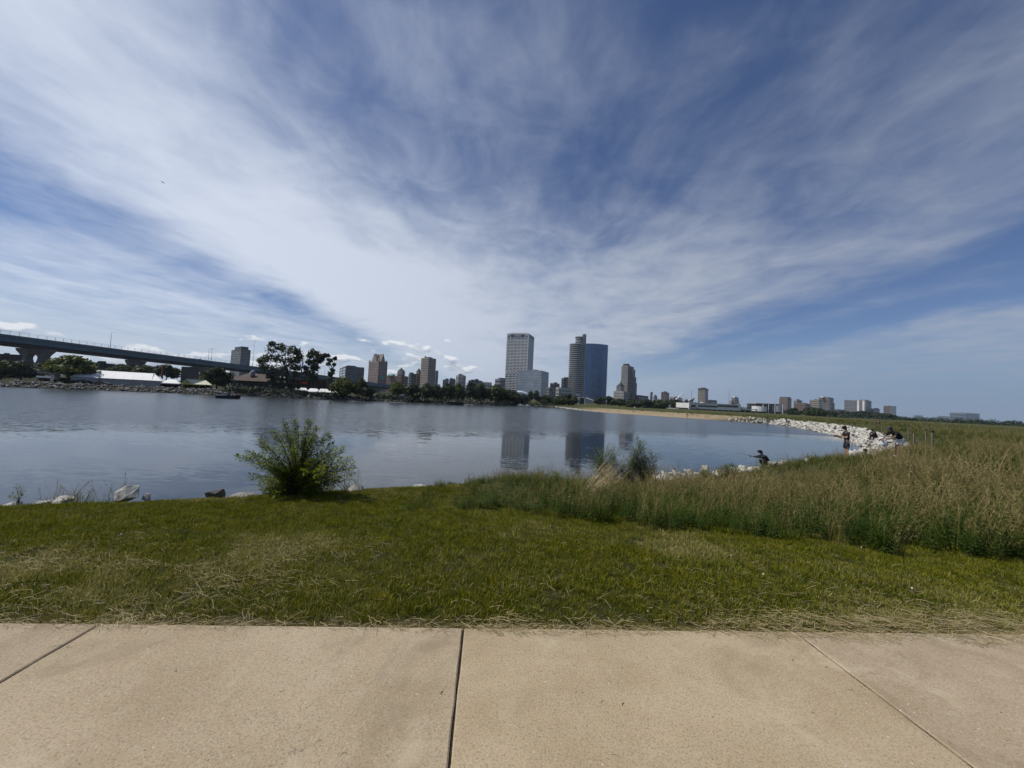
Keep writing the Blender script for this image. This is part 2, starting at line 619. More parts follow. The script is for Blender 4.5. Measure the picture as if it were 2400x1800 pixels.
# ------------------------------------------------------------------ the concrete path
def build_path():
    m = bpy.data.materials.new('path concrete')
    m.use_nodes = True
    t = m.node_tree
    t.nodes.clear()
    N = NT(t)
    pos = N.n('ShaderNodeNewGeometry').outputs['Position']
    rnd = N.n('ShaderNodeObjectInfo').outputs['Random']
    c = N.mix(N.step(N.noise(pos, 1.1, 5, .65), .32, .68), (0.315, 0.247, 0.150), (0.402, 0.325, 0.213))
    oc = N.n('ShaderNodeObjectInfo').outputs['Color']
    c = N.mix(1.0, c, oc, 'MULTIPLY')
    c = N.mix(N.step(N.noise(pos, 6.0, 6, .7), .50, .72, 0, .35), c, (0.39, 0.335, 0.25))
    c = N.mix(N.step(N.noise(pos, 95.0, 3, .6), .47, .67, 0, .56), c, (0.165, 0.130, 0.095))
    c = N.mix(N.step(N.noise(pos, 115.0, 2, .5), .57, .70, 0, .55), c, (0.46, 0.41, 0.34))
    vo = N.n('ShaderNodeTexVoronoi')
    vo.inputs['Scale'].default_value = 34.0
    N.put(vo.inputs['Vector'], pos)
    rare = N.m('MULTIPLY', N.step(vo.outputs['Distance'], .14, .08), N.step(N.sep(vo.outputs['Color'])[0], .90, .93))
    c = N.mix(rare, c, (0.60, 0.56, 0.48))
    rare2 = N.m('MULTIPLY', N.step(vo.outputs['Distance'], .16, .08), N.step(N.sep(vo.outputs['Color'])[1], .93, .95))
    c = N.mix(rare2, c, (0.09, 0.07, 0.05))
    # damp, dirty stains with outlines of their own
    c = N.mix(N.step(N.noise(pos, 0.9, 7, .65, 1.2), .50, .66, 0, .60), c, (0.215, 0.168, 0.110))
    c = N.mix(N.step(N.noise(pos, 2.3, 7, .7, .8), .55, .66, 0, .50), c, (0.43, 0.365, 0.262))
    c = N.mix(N.step(N.noise(pos, 4.5, 7, .75, 1.5), .62, .70, 0, .45), c, (0.17, 0.135, 0.095))
    # hairline cracks and tyre-dark scuffs
    vc_ = N.n('ShaderNodeTexVoronoi', feature='DISTANCE_TO_EDGE')
    vc_.inputs['Scale'].default_value = 0.55
    wv_ = N.n('ShaderNodeVectorMath', operation='ADD')
    N.put(wv_.inputs[0], pos)
    N.put(wv_.inputs[1], N.noise(pos, 2.2, 6, .7, color=True))
    N.put(vc_.inputs['Vector'], wv_.outputs[0])
    crk = N.m('MULTIPLY', N.step(vc_.outputs['Distance'], .006, .002), N.step(N.noise(pos, .7, 2, .5), .52, .58, 0, .6))
    c = N.mix(crk, c, (0.09, 0.07, 0.048))
    p = N.n('ShaderNodeBsdfPrincipled')
    p.inputs['Roughness'].default_value = 0.88
    p.inputs['Specular IOR Level'].default_value = 0.2
    N.put(p.inputs['Base Color'], c)
    b = N.n('ShaderNodeBump')
    b.inputs['Distance'].default_value = 0.0022
    N.put(b.inputs['Height'], N.noise(pos, 110.0, 4, .7))
    N.put(p.inputs['Normal'], b.outputs[0])
    t.links.new(p.outputs[0], N.n('ShaderNodeOutputMaterial').inputs[0])
    root = empty('path', (E0.x, E0.y, 0))
    tag(root, 'tan concrete path of wide slabs beside the lawn', None, None, 'structure')
    rnd_ = random.Random(4)
    # slab joints where the picture shows them
    js = [(G(208, 1478, 0) - E0).dot(PATH_E), 0.0, (G(1870, 1486, 0) - E0).dot(PATH_E)]
    xs = [js[0] - 4.9, js[0] - 2.45] + js + [js[2] + 2.4, js[2] + 4.8]
    W = 4.2
    for k in range(len(xs) - 1):
        x0, x1 = xs[k] + .006, xs[k + 1] - .006
        dz = rnd_.uniform(-.003, .003)
        n = 40
        top, v = [], []
        # outline with slightly ragged arrises
        left = [(x0 + rnd_.uniform(-.0022, .0022), -W + W * i / n) for i in range(n + 1)]
        right = [(x1 + rnd_.uniform(-.0022, .0022), -W * i / n) for i in range(n + 1)]
        out = left + right
        cx, cy = (x0 + x1) / 2, -W / 2
        outer = [PATH_E * a + PATH_N * b for a, b in out]
        inner = [PATH_E * (a + (cx - a) / abs(cx - a) * .007) + PATH_N * (b + (cy - b) / (abs(cy - b) + 1e-6) * .007) for a, b in out]
        nn = len(out)
        vs = [(q.x, q.y, -.14) for q in outer] + [(q.x, q.y, -.006 + dz) for q in outer] + [(q.x, q.y, dz) for q in inner]
        fs = []
        for i in range(nn):
            j = (i + 1) % nn
            fs += [(j, i, nn + i, nn + j), (nn + j, nn + i, 2 * nn + i, 2 * nn + j)]
        fs.append(tuple(range(3 * nn - 1, 2 * nn - 1, -1)))
        o = link('slab', pyd('slab', vs, fs), m, root)
        tn = {1: (.87, .86, .93), 2: (.95, .95, 1.0), 3: (1.01, 1.0, 1.0), 4: (.95, .94, 1.0)}.get(k, (.92, .92, .97))
        o.color = (tn[0], tn[1], tn[2], 1)
    dm = mat('joint dirt', (0.036, 0.027, 0.016), 1.0, (0.012, 0.009, 0.006), 30, 0.004, 90)
    for a in xs[1:-1]:
        vs = []
        n = 60
        for i in range(n + 1):
            bb = -W + W * i / n
            for sgn in (-1, 1):
                q = PATH_E * (a + sgn * .0085) + PATH_N * bb
                vs.append((q.x, q.y, -.009 + rnd_.uniform(-.006, .005)))
        fs = [(2 * i, 2 * i + 1, 2 * i + 3, 2 * i + 2) for i in range(n)]
        link('joint', pyd('joint', vs, fs), dm, root)


build_path()


# ------------------------------------------------------------------ rocks
def rock_mesh(name, seed, npt=16, flat=0.7, cuts=0):
    r = random.Random(seed)
    bm = bmesh.new()
    for _ in range(npt):
        a, c = r.uniform(0, 2 * PI), r.uniform(-1, 1)
        q = math.sqrt(1 - c * c)
        k = r.uniform(.82, 1.0)
        bm.verts.new((q * math.cos(a) * k * .5, q * math.sin(a) * k * .38, c * k * .5 * flat))
    res = bmesh.ops.convex_hull(bm, input=bm.verts)
    bmesh.ops.delete(bm, geom=[g for g in res['geom_interior'] if isinstance(g, bmesh.types.BMVert)], context='VERTS')
    if cuts:
        bmesh.ops.bevel(bm, geom=list(bm.edges), offset=.02, segments=1, affect='EDGES', clamp_overlap=True)
        bmesh.ops.triangulate(bm, faces=bm.faces)
        bmesh.ops.subdivide_edges(bm, edges=[e for e in bm.edges if e.calc_length() > .12], cuts=cuts, use_grid_fill=True)
        for v in bm.verts:
            v.co += Vector((r.uniform(-1, 1), r.uniform(-1, 1), r.uniform(-1, 1))) * .011
    me = bpy.data.meshes.new(name)
    bm.to_mesh(me)
    bm.free()
    return me


def limestone(name, a, b, dark=(0.10, 0.10, 0.09)):
    m = bpy.data.materials.new(name)
    m.use_nodes = True
    t = m.node_tree
    t.nodes.clear()
    N = NT(t)
    pos = N.n('ShaderNodeNewGeometry').outputs['Position']
    rnd = N.n('ShaderNodeObjectInfo').outputs['Random']
    c = N.mix(N.step(N.noise(pos, 2.0, 5, .65), .35, .65), a, b)
    c = N.mix(N.step(N.noise(pos, 7.0, 6, .7, .6), .54, .70, 0, .65), c, dark)
    c = N.mix(N.m('MULTIPLY', N.m('POWER', rnd, 1.6), .75), c, tuple(k * .42 for k in b))
    p = N.n('ShaderNodeBsdfPrincipled')
    p.inputs['Roughness'].default_value = .9
    p.inputs['Specular IOR Level'].default_value = .2
    N.put(p.inputs['Base Color'], c)
    bp = N.n('ShaderNodeBump')
    bp.inputs['Distance'].default_value = .02
    N.put(bp.inputs['Height'], N.noise(pos, 14.0, 6, .7))
    N.put(p.inputs['Normal'], bp.outputs[0])
    t.links.new(p.outputs[0], N.n('ShaderNodeOutputMaterial').inputs[0])
    return m


M_ROCK = limestone('white limestone', (0.56, 0.54, 0.49), (0.37, 0.355, 0.32), (0.12, 0.115, 0.10))
M_ROCKG = limestone('grey fieldstone', (0.24, 0.235, 0.225), (0.15, 0.145, 0.14), (0.05, 0.05, 0.05))


def scatter_strip(i0, i1, s0, s1, step, r):
    """points along the shore between two of its corners, s metres inland"""
    out = []
    for i in range(i0, i1):
        a, b = Vector(SHORE[i]), Vector(SHORE[i + 1])
        L = (b - a).length
        n = int(L * (s1 - s0) / step ** 2)
        d = (b - a) / L
        nrm = Vector((d.y, -d.x))          # land lies to the right going round
        for _ in range(n):
            p = a + d * r.uniform(0, L) + nrm * r.uniform(s0, s1)
            out.append((p.x, p.y))
    return out


def join_rocks(name, items, variants, m, parent=None):
    VV, FF, b = [], [], 0
    data = []
    for me in variants:
        me.calc_loop_triangles()
        v = np.empty(len(me.vertices) * 3, np.float32)
        me.vertices.foreach_get('co', v)
        f = np.empty(len(me.loop_triangles) * 3, np.int32)
        me.loop_triangles.foreach_get('vertices', f)
        data.append((v.reshape(-1, 3), f.reshape(-1, 3)))
    for (loc, rot, sc, k) in items:
        v, f = data[k]
        M = np.array(Euler(rot).to_matrix())
        VV.append((v * sc) @ M.T + np.array(loc))
        FF.append(f + b)
        b += len(v)
    return link(name, npmesh(name, np.concatenate(VV), np.concatenate(FF)), m, parent)


def build_riprap():
    r = random.Random(11)
    var = [rock_mesh('stone', 100 + i, 10, r.uniform(.5, .8)) for i in range(10)]
    for me in var:
        me.materials.append(M_ROCK)
    # bank on the right, white limestone round the bay
    pts = scatter_strip(6, 17, -.3, 5.0, .50, r) + scatter_strip(17, 18, -.3, 3.5, .7, r) + scatter_strip(1, 6, -.2, 4.0, .75, r)
    items = []
    for (x, y) in pts:
        if x < 2:
            continue
        s = float(sdist(np.array([x]), np.array([y]))[0])
        if s < -.4 or s > (2.7 if 24 < y < 47 else 3.3 if y < 62 else 4.2):
            continue
        sz = (.38 + .75 * r.random() ** 2.0) * (1.0 if y > 26 else .9)
        if x < 18.5 and (s > 2.0 or r.random() < .45):      # under the tall grass and the lawn's edge: none
            continue
        items.append(((x, y, hz(x, y) + sz * .12), (r.uniform(-.5, .5), r.uniform(-.5, .5), r.uniform(0, 6.28)), sz, r.randrange(10)))
    root = empty('riprap_bank', (30, 34, ZW), 'bank of white limestone riprap curving round the bay on the right', 'rock bank')
    # which stones show largest
    items.sort(key=lambda it: -(it[2] / max(math.hypot(it[0][0], it[0][1]), 1)) * (1 if it[0][0] > 15 else .35))
    for loc, rot, sz, k in items[:300]:
        o = link('stone', var[k], None, root, Vector(loc) - root.location)
        o.rotation_euler = rot
        o.scale = (sz, sz, sz)
    if items[300:]:
        o = join_rocks('small_stones', [(Vector(l) - root.location, a, b, c) for l, a, b, c in items[300:]], var, M_ROCK, root)
        tag(o, None, None, None, 'stuff')
    # grey stones along the far shore on the left
    pts = scatter_strip(24, 33, -.3, 5.2, .80, r)
    items = []
    for (x, y) in pts:
        sz = r.uniform(.6, 1.5)
        items.append(((x, y, hz(x, y) + sz * .15), (r.uniform(-.5, .5), r.uniform(-.5, .5), r.uniform(0, 6.28)), sz, r.randrange(10)))
    root = empty('riprap_shore', (-100, 124, ZW), 'long grey stone riprap along the far shore below the tents and trees', 'rock bank')
    items.sort(key=lambda it: -(it[2] / math.hypot(it[0][0], it[0][1])))
    vg = [v.copy() for v in var]
    for me in vg:
        me.materials.clear()
        me.materials.append(M_ROCKG)
    random.Random(3).shuffle(items)
    vis = [it for it in items if it[0][0] / it[0][1] > -1.36]
    hid = [it for it in items if it[0][0] / it[0][1] <= -1.36]
    for loc, rot, sz, k in vis[:300]:
        o = link('stone', vg[k], None, root, Vector(loc) - root.location)
        o.rotation_euler = rot
        o.scale = (sz, sz, sz)
    o = join_rocks('small_stones', [(Vector(l) - root.location, a, b, c) for l, a, b, c in vis[300:] + hid], vg, M_ROCKG, root)
    tag(o, None, None, None, 'stuff')
    # pale rubble on the grassy point before the towers
    pts = scatter_strip(21, 24, -.2, 1.4, .8, r)
    items = [((x, y, hz(x, y) + .1), (r.uniform(-.5, .5), r.uniform(-.5, .5), r.uniform(0, 6.28)), r.uniform(.5, 1.1), r.randrange(10)) for x, y in pts]
    o = join_rocks('rubble_edge', items, var, M_ROCK)
    tag(o, 'pale rubble edging the grassy point below the towers', 'rubble', None, 'stuff')
    # single boulders showing over the lawn's edge
    B = [(300, 1152, 62, 22, .5, 'large tilted boulder with pale top at the lawn edge, biggest on the left'),
         (343, 1163, 22, 10, .3, 'small low grey boulder just right of the large tilted one'),
         (505, 1156, 42, 20, .3, 'dark-sided boulder at the lawn edge left of the bush'),
         (563, 1163, 70, 12, .1, 'flat white boulder low in the grass at the left foot of the bush'),
         (18, 1184, 60, 14, .1, 'flat white boulder at the far left corner of the lawn'),
         (100, 1178, 44, 12, .2, 'speckled low boulder near the left corner by a dock weed'),
         (150, 1170, 46, 12, .4, 'narrow pale boulder leaning between two grass clumps on the left'),
         (832, 1148, 62, 19, .25, 'mottled white and grey boulder just right of the bush'),
         (884, 1152, 22, 10, .6, 'small bright white rock right of the mottled boulder'),
         (985, 1143, 60, 11, .1, 'long flat boulder half hidden where the tall grass begins'),
         (1160, 1133, 24, 14, .5, 'bright white rock showing above the tall grass below the tower reflection'),
         (1282, 1124, 44, 12, .2, 'pale rock in the tall grass left of the willow shrubs'),
         (1334, 1127, 26, 10, .3, 'small pale rock right beside a yellow-green stalk plant'),
         (1425, 1122, 18, 16, .6, 'upright pale rock at the foot of the willow shrubs'),
         (1572, 1118, 48, 18, .3, 'grey boulder in the tall grass right of the willow shrubs'),
         (1618, 1108, 22, 20, .5, 'white upright rock by the water right of the grey boulder'),
         (1655, 1104, 34, 26, .4, 'tallest white rock at the water edge left of the crouching angler'),
         (1748, 1110, 18, 10, .3, 'small white stone in the grass near the crouching angler')]
    for k, (px, py, w, h, tilt, lab) in enumerate(B):
        Y = np.interp(px, [0, 690, 1040, 1300, 1700], [6.0, 7.2, 8.6, 11.5, 18.5])
        p = at(px, py + h * .35, Y)
        sx = w * Y / FPX * 1.15
        me = rock_mesh('boulder', (300 if k != 2 else 341) + k, 13, 1.0, 1)
        o = link('boulder', me, M_ROCK if k not in (2, 14) else M_ROCKG, None, p)
        o.scale = (sx, sx * .9, max(h * Y / FPX * 2.3, .1))
        o.rotation_euler = (0, tilt * .5 * (-1 if k % 2 == 0 else 1), 0.3 * k)
        tag(o, lab, 'boulder', 'boulders along the near bank')


build_riprap()


# ------------------------------------------------------------------ grass
def blades(name, n, rad, h0, h1, w, lean=.35, curl=.5, seed=0, dryf=None, seg=3):
    """a clump of bent grass blades"""
    r = np.random.RandomState(seed)
    V, F, D = [], [], []
    b = 0
    for i in range(n):
        a = r.uniform(0, 2 * PI)
        q = rad * math.sqrt(r.uniform(0, 1))
        bx, by = q * math.cos(a), q * math.sin(a)
        H = r.uniform(h0, h1)
        la = a + r.uniform(-1.2, 1.2)
        L = lean * r.uniform(.2, 1.3)
        wd = w * r.uniform(.7, 1.3)
        ta = r.uniform(0, PI)
        tx, ty = math.cos(ta) * wd / 2, math.sin(ta) * wd / 2
        dry = (r.uniform(.75, 1.35) if r.uniform() < .17 else r.uniform(0, .35)) if dryf is None else dryf
        for k in range(seg):
            t = k / seg
            o = H * (L * t + curl * L * t * t)
            z = H * (t - .25 * curl * L * t * t)
            cx, cy = bx + math.cos(la) * o, by + math.sin(la) * o
            f = 1 - .55 * t
            V += [(cx - tx * f, cy - ty * f, z), (cx + tx * f, cy + ty * f, z)]
            D += [.12 + .42 * dry] * 2
        o = H * (L + curl * L)
        V.append((bx + math.cos(la) * o, by + math.sin(la) * o, H * (1 - .25 * curl * L)))
        D.append(.2 + .5 * dry)
        for k in range(seg - 1):
            F += [(b + 2 * k, b + 2 * k + 1, b + 2 * k + 3), (b + 2 * k, b + 2 * k + 3, b + 2 * k + 2)]
        F.append((b + 2 * seg - 2, b + 2 * seg - 1, b + 2 * seg))
        b += 2 * seg + 1
    return npmesh(name, V, F, {'dry': D})


def stalks(name, n, rad, h0, h1, seed=0, head=.22, w=.0028, fluffy=26):
    """flowering grass stalks with loose seed heads"""
    r = np.random.RandomState(seed)
    V, F, D = [], [], []

    def tri(a, b, c, d):
        i = len(V)
        V.extend([a, b, c])
        F.append((i, i + 1, i + 2))
        D.extend([d] * 3)
    for i in range(n):
        a = r.uniform(0, 2 * PI)
        q = rad * math.sqrt(r.uniform())
        H = r.uniform(h0, h1)
        base = np.array((q * math.cos(a), q * math.sin(a), 0))
        la = r.normal(.4, 1.2)
        L = r.uniform(.05, .48)

        def pt(t):
            return base + np.array((math.cos(la) * L * H * t * t, math.sin(la) * L * H * t * t, H * t))
        ww = w * r.uniform(.7, 1.3)
        ta = r.uniform(0, PI)
        s = np.array((math.cos(ta), math.sin(ta), 0)) * ww / 2
        for k in range(3):
            p0, p1 = pt(k / 3), pt((k + 1) / 3)
            tri(p0 - s, p0 + s, p1 + s, .55 + .12 * k)
            tri(p0 - s, p1 + s, p1 - s, .55 + .12 * k)
        for k in range(fluffy):
            t = 1 - head * r.uniform(0, 1)
            p = pt(t)
            d = r.normal(0, 1, 3)
            d[2] = abs(d[2]) * 1.2
            d = d / np.linalg.norm(d) * r.uniform(.015, .05) * (1.25 - t + .25) * 1.6
            e = np.cross(d, r.normal(0, 1, 3))
            e = e / (np.linalg.norm(e) + 1e-6) * .0062
            tri(p - e, p + e, p + d, r.uniform(.75, 1.0))
    return npmesh(name, V, F, {'dry': D})


def weed(name, h, n, leaf, seed, dry=.2):
    """an upright leafy stem"""
    r = np.random.RandomState(seed)
    V, F, D = [], [], []
    for st in range(n):
        bx, by = r.normal(0, .04, 2)
        lx, ly = r.normal(0, .10, 2)
        H = h * r.uniform(.7, 1.0)
        i = len(V)
        V += [(bx - .003, by, 0), (bx + .003, by, 0), (bx + lx * H, by + ly * H, H)]
        F.append((i, i + 1, i + 2))
        D += [.3] * 3
        m = int(H / .028)
        for k in range(m):
            t = .18 + .82 * k / m
            a = k * 2.4 + r.uniform(-.3, .3)
            L = leaf * (1.15 - .7 * t) * r.uniform(.7, 1.2)
            p = np.array((bx + lx * H * t, by + ly * H * t, H * t))
            d = np.array((math.cos(a), math.sin(a), r.uniform(.1, .8)))
            d /= np.linalg.norm(d)
            sd = np.array((-math.sin(a), math.cos(a), 0)) * L * .13
            i = len(V)
            V += [p, p + d * L * .45 + sd, p + d * L - np.array((0, 0, L * .2)), p + d * L * .45 - sd]
            F += [(i, i + 1, i + 2), (i, i + 2, i + 3)]
            D += [dry + .1 * r.uniform()] * 4
    return npmesh(name, V, F, {'dry': D})


def scatter(name, P, rot, scl, idx, tint, sources, label, cat):
    n = len(P)
    me = bpy.data.meshes.new(name)
    me.vertices.add(n)
    me.vertices.foreach_set('co', np.asarray(P, np.float32).ravel())
    for an, av, ty in (('rot', rot, 'FLOAT'), ('scl', scl, 'FLOAT'), ('tint', tint, 'FLOAT'), ('idx', idx, 'INT')):
        a = me.attributes.new(an, ty, 'POINT')
        a.data.foreach_set('value', np.asarray(av, np.int32 if ty == 'INT' else np.float32))
    o = link(name, me)
    ng = bpy.data.node_groups.new(name + '_nodes', 'GeometryNodeTree')
    ng.interface.new_socket('Geometry', in_out='INPUT', socket_type='NodeSocketGeometry')
    ng.interface.new_socket('Geometry', in_out='OUTPUT', socket_type='NodeSocketGeometry')
    nd, lk = ng.nodes, ng.links
    gi, go = nd.new('NodeGroupInput'), nd.new('NodeGroupOutput')
    g2i = nd.new('GeometryNodeGeometryToInstance')
    for s in reversed(sources):
        src = bpy.data.objects.new('clump_source', s)
        oi = nd.new('GeometryNodeObjectInfo')
        oi.inputs['Object'].default_value = src
        oi.inputs['As Instance'].default_value = False
        g = nd.new('GeometryNodeGeometryToInstance')
        lk.new(oi.outputs['Geometry'], g.inputs[0])
        lk.new(g.outputs[0], g2i.inputs[0])
    jn = nd.new('GeometryNodeJoinGeometry')
    for l in list(g2i.inputs[0].links):
        f = l.from_socket
        lk.new(f, jn.inputs[0])
    nd.remove(g2i)
    ip = nd.new('GeometryNodeInstanceOnPoints')
    ip.inputs['Pick Instance'].default_value = True

    def na(nm, ty):
        q = nd.new('GeometryNodeInputNamedAttribute')
        q.data_type = ty
        q.inputs['Name'].default_value = nm
        return q.outputs['Attribute']
    cr = nd.new('ShaderNodeCombineXYZ')
    lk.new(na('rot', 'FLOAT'), cr.inputs[2])
    lk.new(gi.outputs[0], ip.inputs['Points'])
    lk.new(jn.outputs[0], ip.inputs['Instance'])
    lk.new(na('idx', 'INT'), ip.inputs['Instance Index'])
    lk.new(cr.outputs[0], ip.inputs['Rotation'])
    lk.new(na('scl', 'FLOAT'), ip.inputs['Scale'])
    lk.new(ip.outputs[0], go.inputs[0])
    md = o.modifiers.new('scatter', 'NODES')
    md.node_group = ng
    return tag(o, label, cat, None, 'stuff')


M_LAWN = blade_mat('lawn blades', (0.070, 0.100, 0.005), (0.215, 0.205, 0.012), (0.48, 0.41, 0.18), .36)
M_MEAD = blade_mat('meadow blades', (0.028, 0.056, 0.003), (0.076, 0.102, 0.005), (0.31, 0.245, 0.09), .30)
M_SEED = blade_mat('seed heads', (0.105, 0.120, 0.022), (0.170, 0.150, 0.042), (0.34, 0.265, 0.130), .28)
M_LEAF2 = blade_mat('weed leaves', (0.040, 0.075, 0.014), (0.075, 0.110, 0.022), (0.16, 0.16, 0.05), .35)


def noise2(X, Y, s, seed=0):
    """cheap smooth noise 0..1"""
    r = np.random.RandomState(seed)
    o = np.zeros_like(X)
    for k in range(7):
        a = r.uniform(0, 2 * PI)
        f = s * r.uniform(.5, 1.9)
        o += np.sin((X * math.cos(a) + Y * math.sin(a)) * f + r.uniform(0, 6.28))
    return .5 + o / 9.0


def build_lawn():
    r = np.random.RandomState(3)
    n = 98000
    X = r.uniform(-15, 12, n)
    Y = 2.2 + 11.3 * r.uniform(0, 1, n) ** 1.35
    d = (X - E0.x) * PATH_N.x + (Y - E0.y) * PATH_N.y
    s = sdist(X, Y)
    near_edge = noise2(X, Y * 0, 9.0, 5) * .05
    ok = (d > .02 + near_edge) & (s > np.where(X > -5, 1.2, 3.4)) & ((Y - meadow_front(X) < .7) | (X < MEX[0] + .4)) & (np.abs(X) < Y * 1.42 + .5)
    X, Y, d, s = X[ok], Y[ok], d[ok], s[ok]
    tint = .02 + .55 * np.clip(noise2(X, Y, 2.4, 1), 0, 1) ** 3 + .50 * r.uniform(0, 1, len(X)) ** 3 + .25 * np.clip(noise2(X, Y, 6, 19) - .45, 0, 1)
    # sun-dried patches left of the path and by the right corner
    patch = np.exp(-(((X + 3.4) / 1.9) ** 2 + ((d - .75) / .55) ** 2)) + .8 * np.exp(-(((X - 3.6) / 1.4) ** 2 + ((d - .35) / .35) ** 2)) + .5 * np.exp(-(((X - 0.1) / .5) ** 2 + ((d - 4.2) / .35) ** 2))
    tint = tint + .62 * patch * noise2(X, Y, 6, 9) + .30 * np.exp(-d / .12)
    scl = r.uniform(.45, 1.15, len(X)) * (.75 + .42 * noise2(X, Y, 5, 2)) * np.clip(.5 + d * 2.0, .5, 1)
    Z = height(X, Y) - .004
    src = []
    for i in range(6):
        me = blades('lawn_clump', 30, .075, .028, .060, .0068, .42, .6, 40 + i)
        me.materials.append(M_LAWN)
        src.append(me)
    scatter('lawn_grass', np.stack([X, Y, Z], 1), r.uniform(0, 6.28, len(X)), scl, r.randint(0, 6, len(X)), np.clip(tint, 0, .9), src,
            'short mown green lawn between the concrete path and the water', 'grass')


build_lawn()


def build_meadow():
    r = np.random.RandomState(8)
    src = []
    for i in range(3):
        me = blades('meadow_clump', 36, .18, .22, .62, .0150, .36, 1.0, 60 + i, None, 3)
        me.materials.append(M_MEAD)
        src.append(me)
    for i in range(3):
        me = stalks('seed_stalks', 9, .24, .45, 1.05, 70 + i, .26, .0065, 14)
        me.materials.append(M_SEED)
        src.append(me)
    for i in range(2):
        me = weed('leafy_weed', .62, 4, .14, 80 + i)
        me.materials.append(M_LEAF2)
        src.append(me)
    P, S, I, T = [], [], [], []

    def lay(x0, x1, y0, y1, per, scale, wts, fov=1.5):
        n = int((x1 - x0) * (y1 - y0) * per)
        X, Y = r.uniform(x0, x1, n), r.uniform(y0, y1, n)
        s = sdist(X, Y)
        f = Y - meadow_front(X)
        rag = .75 * (noise2(X, X * 0, 4, 4) - .5)
        ok = (f > rag) & (X > MEX[0] - .1 + rag) & (s > 1.9 + .6 * sstep(X, 17, 21) + 1.2 * (noise2(X, Y, .8, 12) - .5)) & (X < Y * fov + 1.0) & (X > -Y * fov)
        X, Y, s, f = X[ok], Y[ok], s[ok], f[ok]
        m = len(X)
        dep = sstep(f, 0.4, 3.2 + 4.0 * sstep(X, 3, 9)) * (.40 + .60 * sstep(X, -1, 4))
        nz = noise2(X, Y, .9, 6)
        gpatch = np.clip((noise2(X, Y, .55, 31) - .55) * 5, 0, 1)
        wsd = np.clip(-.05 + .50 * dep * (1 - .85 * gpatch) + .45 * (nz - .5), .0, .8)
        u = r.uniform(0, 1, m)
        kind = np.where(u < wsd * .44, 1, np.where(u < wsd * .44 + .12 + .16 * gpatch, 2, 0))
        idx = np.where(kind == 0, r.randint(0, 3, m), np.where(kind == 1, r.randint(3, 6, m), r.randint(6, 8, m)))
        lowleft = .62 + .38 * sstep(X, -1.4, 1.5)
        sc = scale * r.uniform(.62, 1.30, m) * (.58 + .30 * dep + .34 * nz) * lowleft * (.60 + .40 * sstep(s, 3.5, 10.0)) * .88
        cl_ = np.minimum(np.hypot(X - 19.3, Y - 18.6), np.hypot(X - 17.6, Y - 17.0))
        sc = sc * (.30 + .70 * sstep(cl_, 1.0, 3.2))
        tn = np.where(kind == 0, .02 + .62 * dep * nz * (1 - .7 * gpatch) + .30 * r.uniform(0, 1, m) ** 3, np.where(kind == 1, .02 + .50 * nz, .06))
        P.append(np.stack([X, Y, height(X, Y) - .01], 1))
        S.append(sc)
        I.append(idx)
        T.append(tn)
    lay(-2, 14, 4.0, 13, 56, 1.0, None)
    lay(0, 36, 13, 30, 11, 1.12, None)
    lay(14, 75, 30, 62, 1.6, 1.25, None)
    lay(30, 160, 62, 150, .30, 1.25, None)
    # thin stalks on the lawn's edge
    n = 240
    tt = r.uniform(0, 1, n)
    X = -12 + tt * 11
    Y = np.interp(X, [-13, -7.5, -3.8, -1.4], [4.9, 5.7, 6.75, 7.8]) + r.uniform(.1, .9, n)
    cl = noise2(X, Y * 0, 2.6, 77)
    ok = cl > .52
    X, Y = X[ok], Y[ok]
    m = len(X)
    idx = np.where(r.uniform(0, 1, m) < .45, r.randint(3, 6, m), np.where(r.uniform(0, 1, m) < .25, 6, r.randint(0, 3, m)))
    P.append(np.stack([X, Y, height(X, Y) - .01], 1))
    S.append(r.uniform(.35, .62, m) * np.where(idx < 3, .6, 1))
    I.append(idx)
    T.append(r.uniform(.0, .35, m))
    P, S, I, T = np.concatenate(P), np.concatenate(S), np.concatenate(I), np.concatenate(T)
    print('meadow clumps', len(P))
    scatter('meadow_grass', P, r.uniform(0, 6.28, len(P)), S, I, np.clip(T, 0, 1), src,
            'tall uncut meadow grass with brown seed heads on the right', 'grass')


build_meadow()


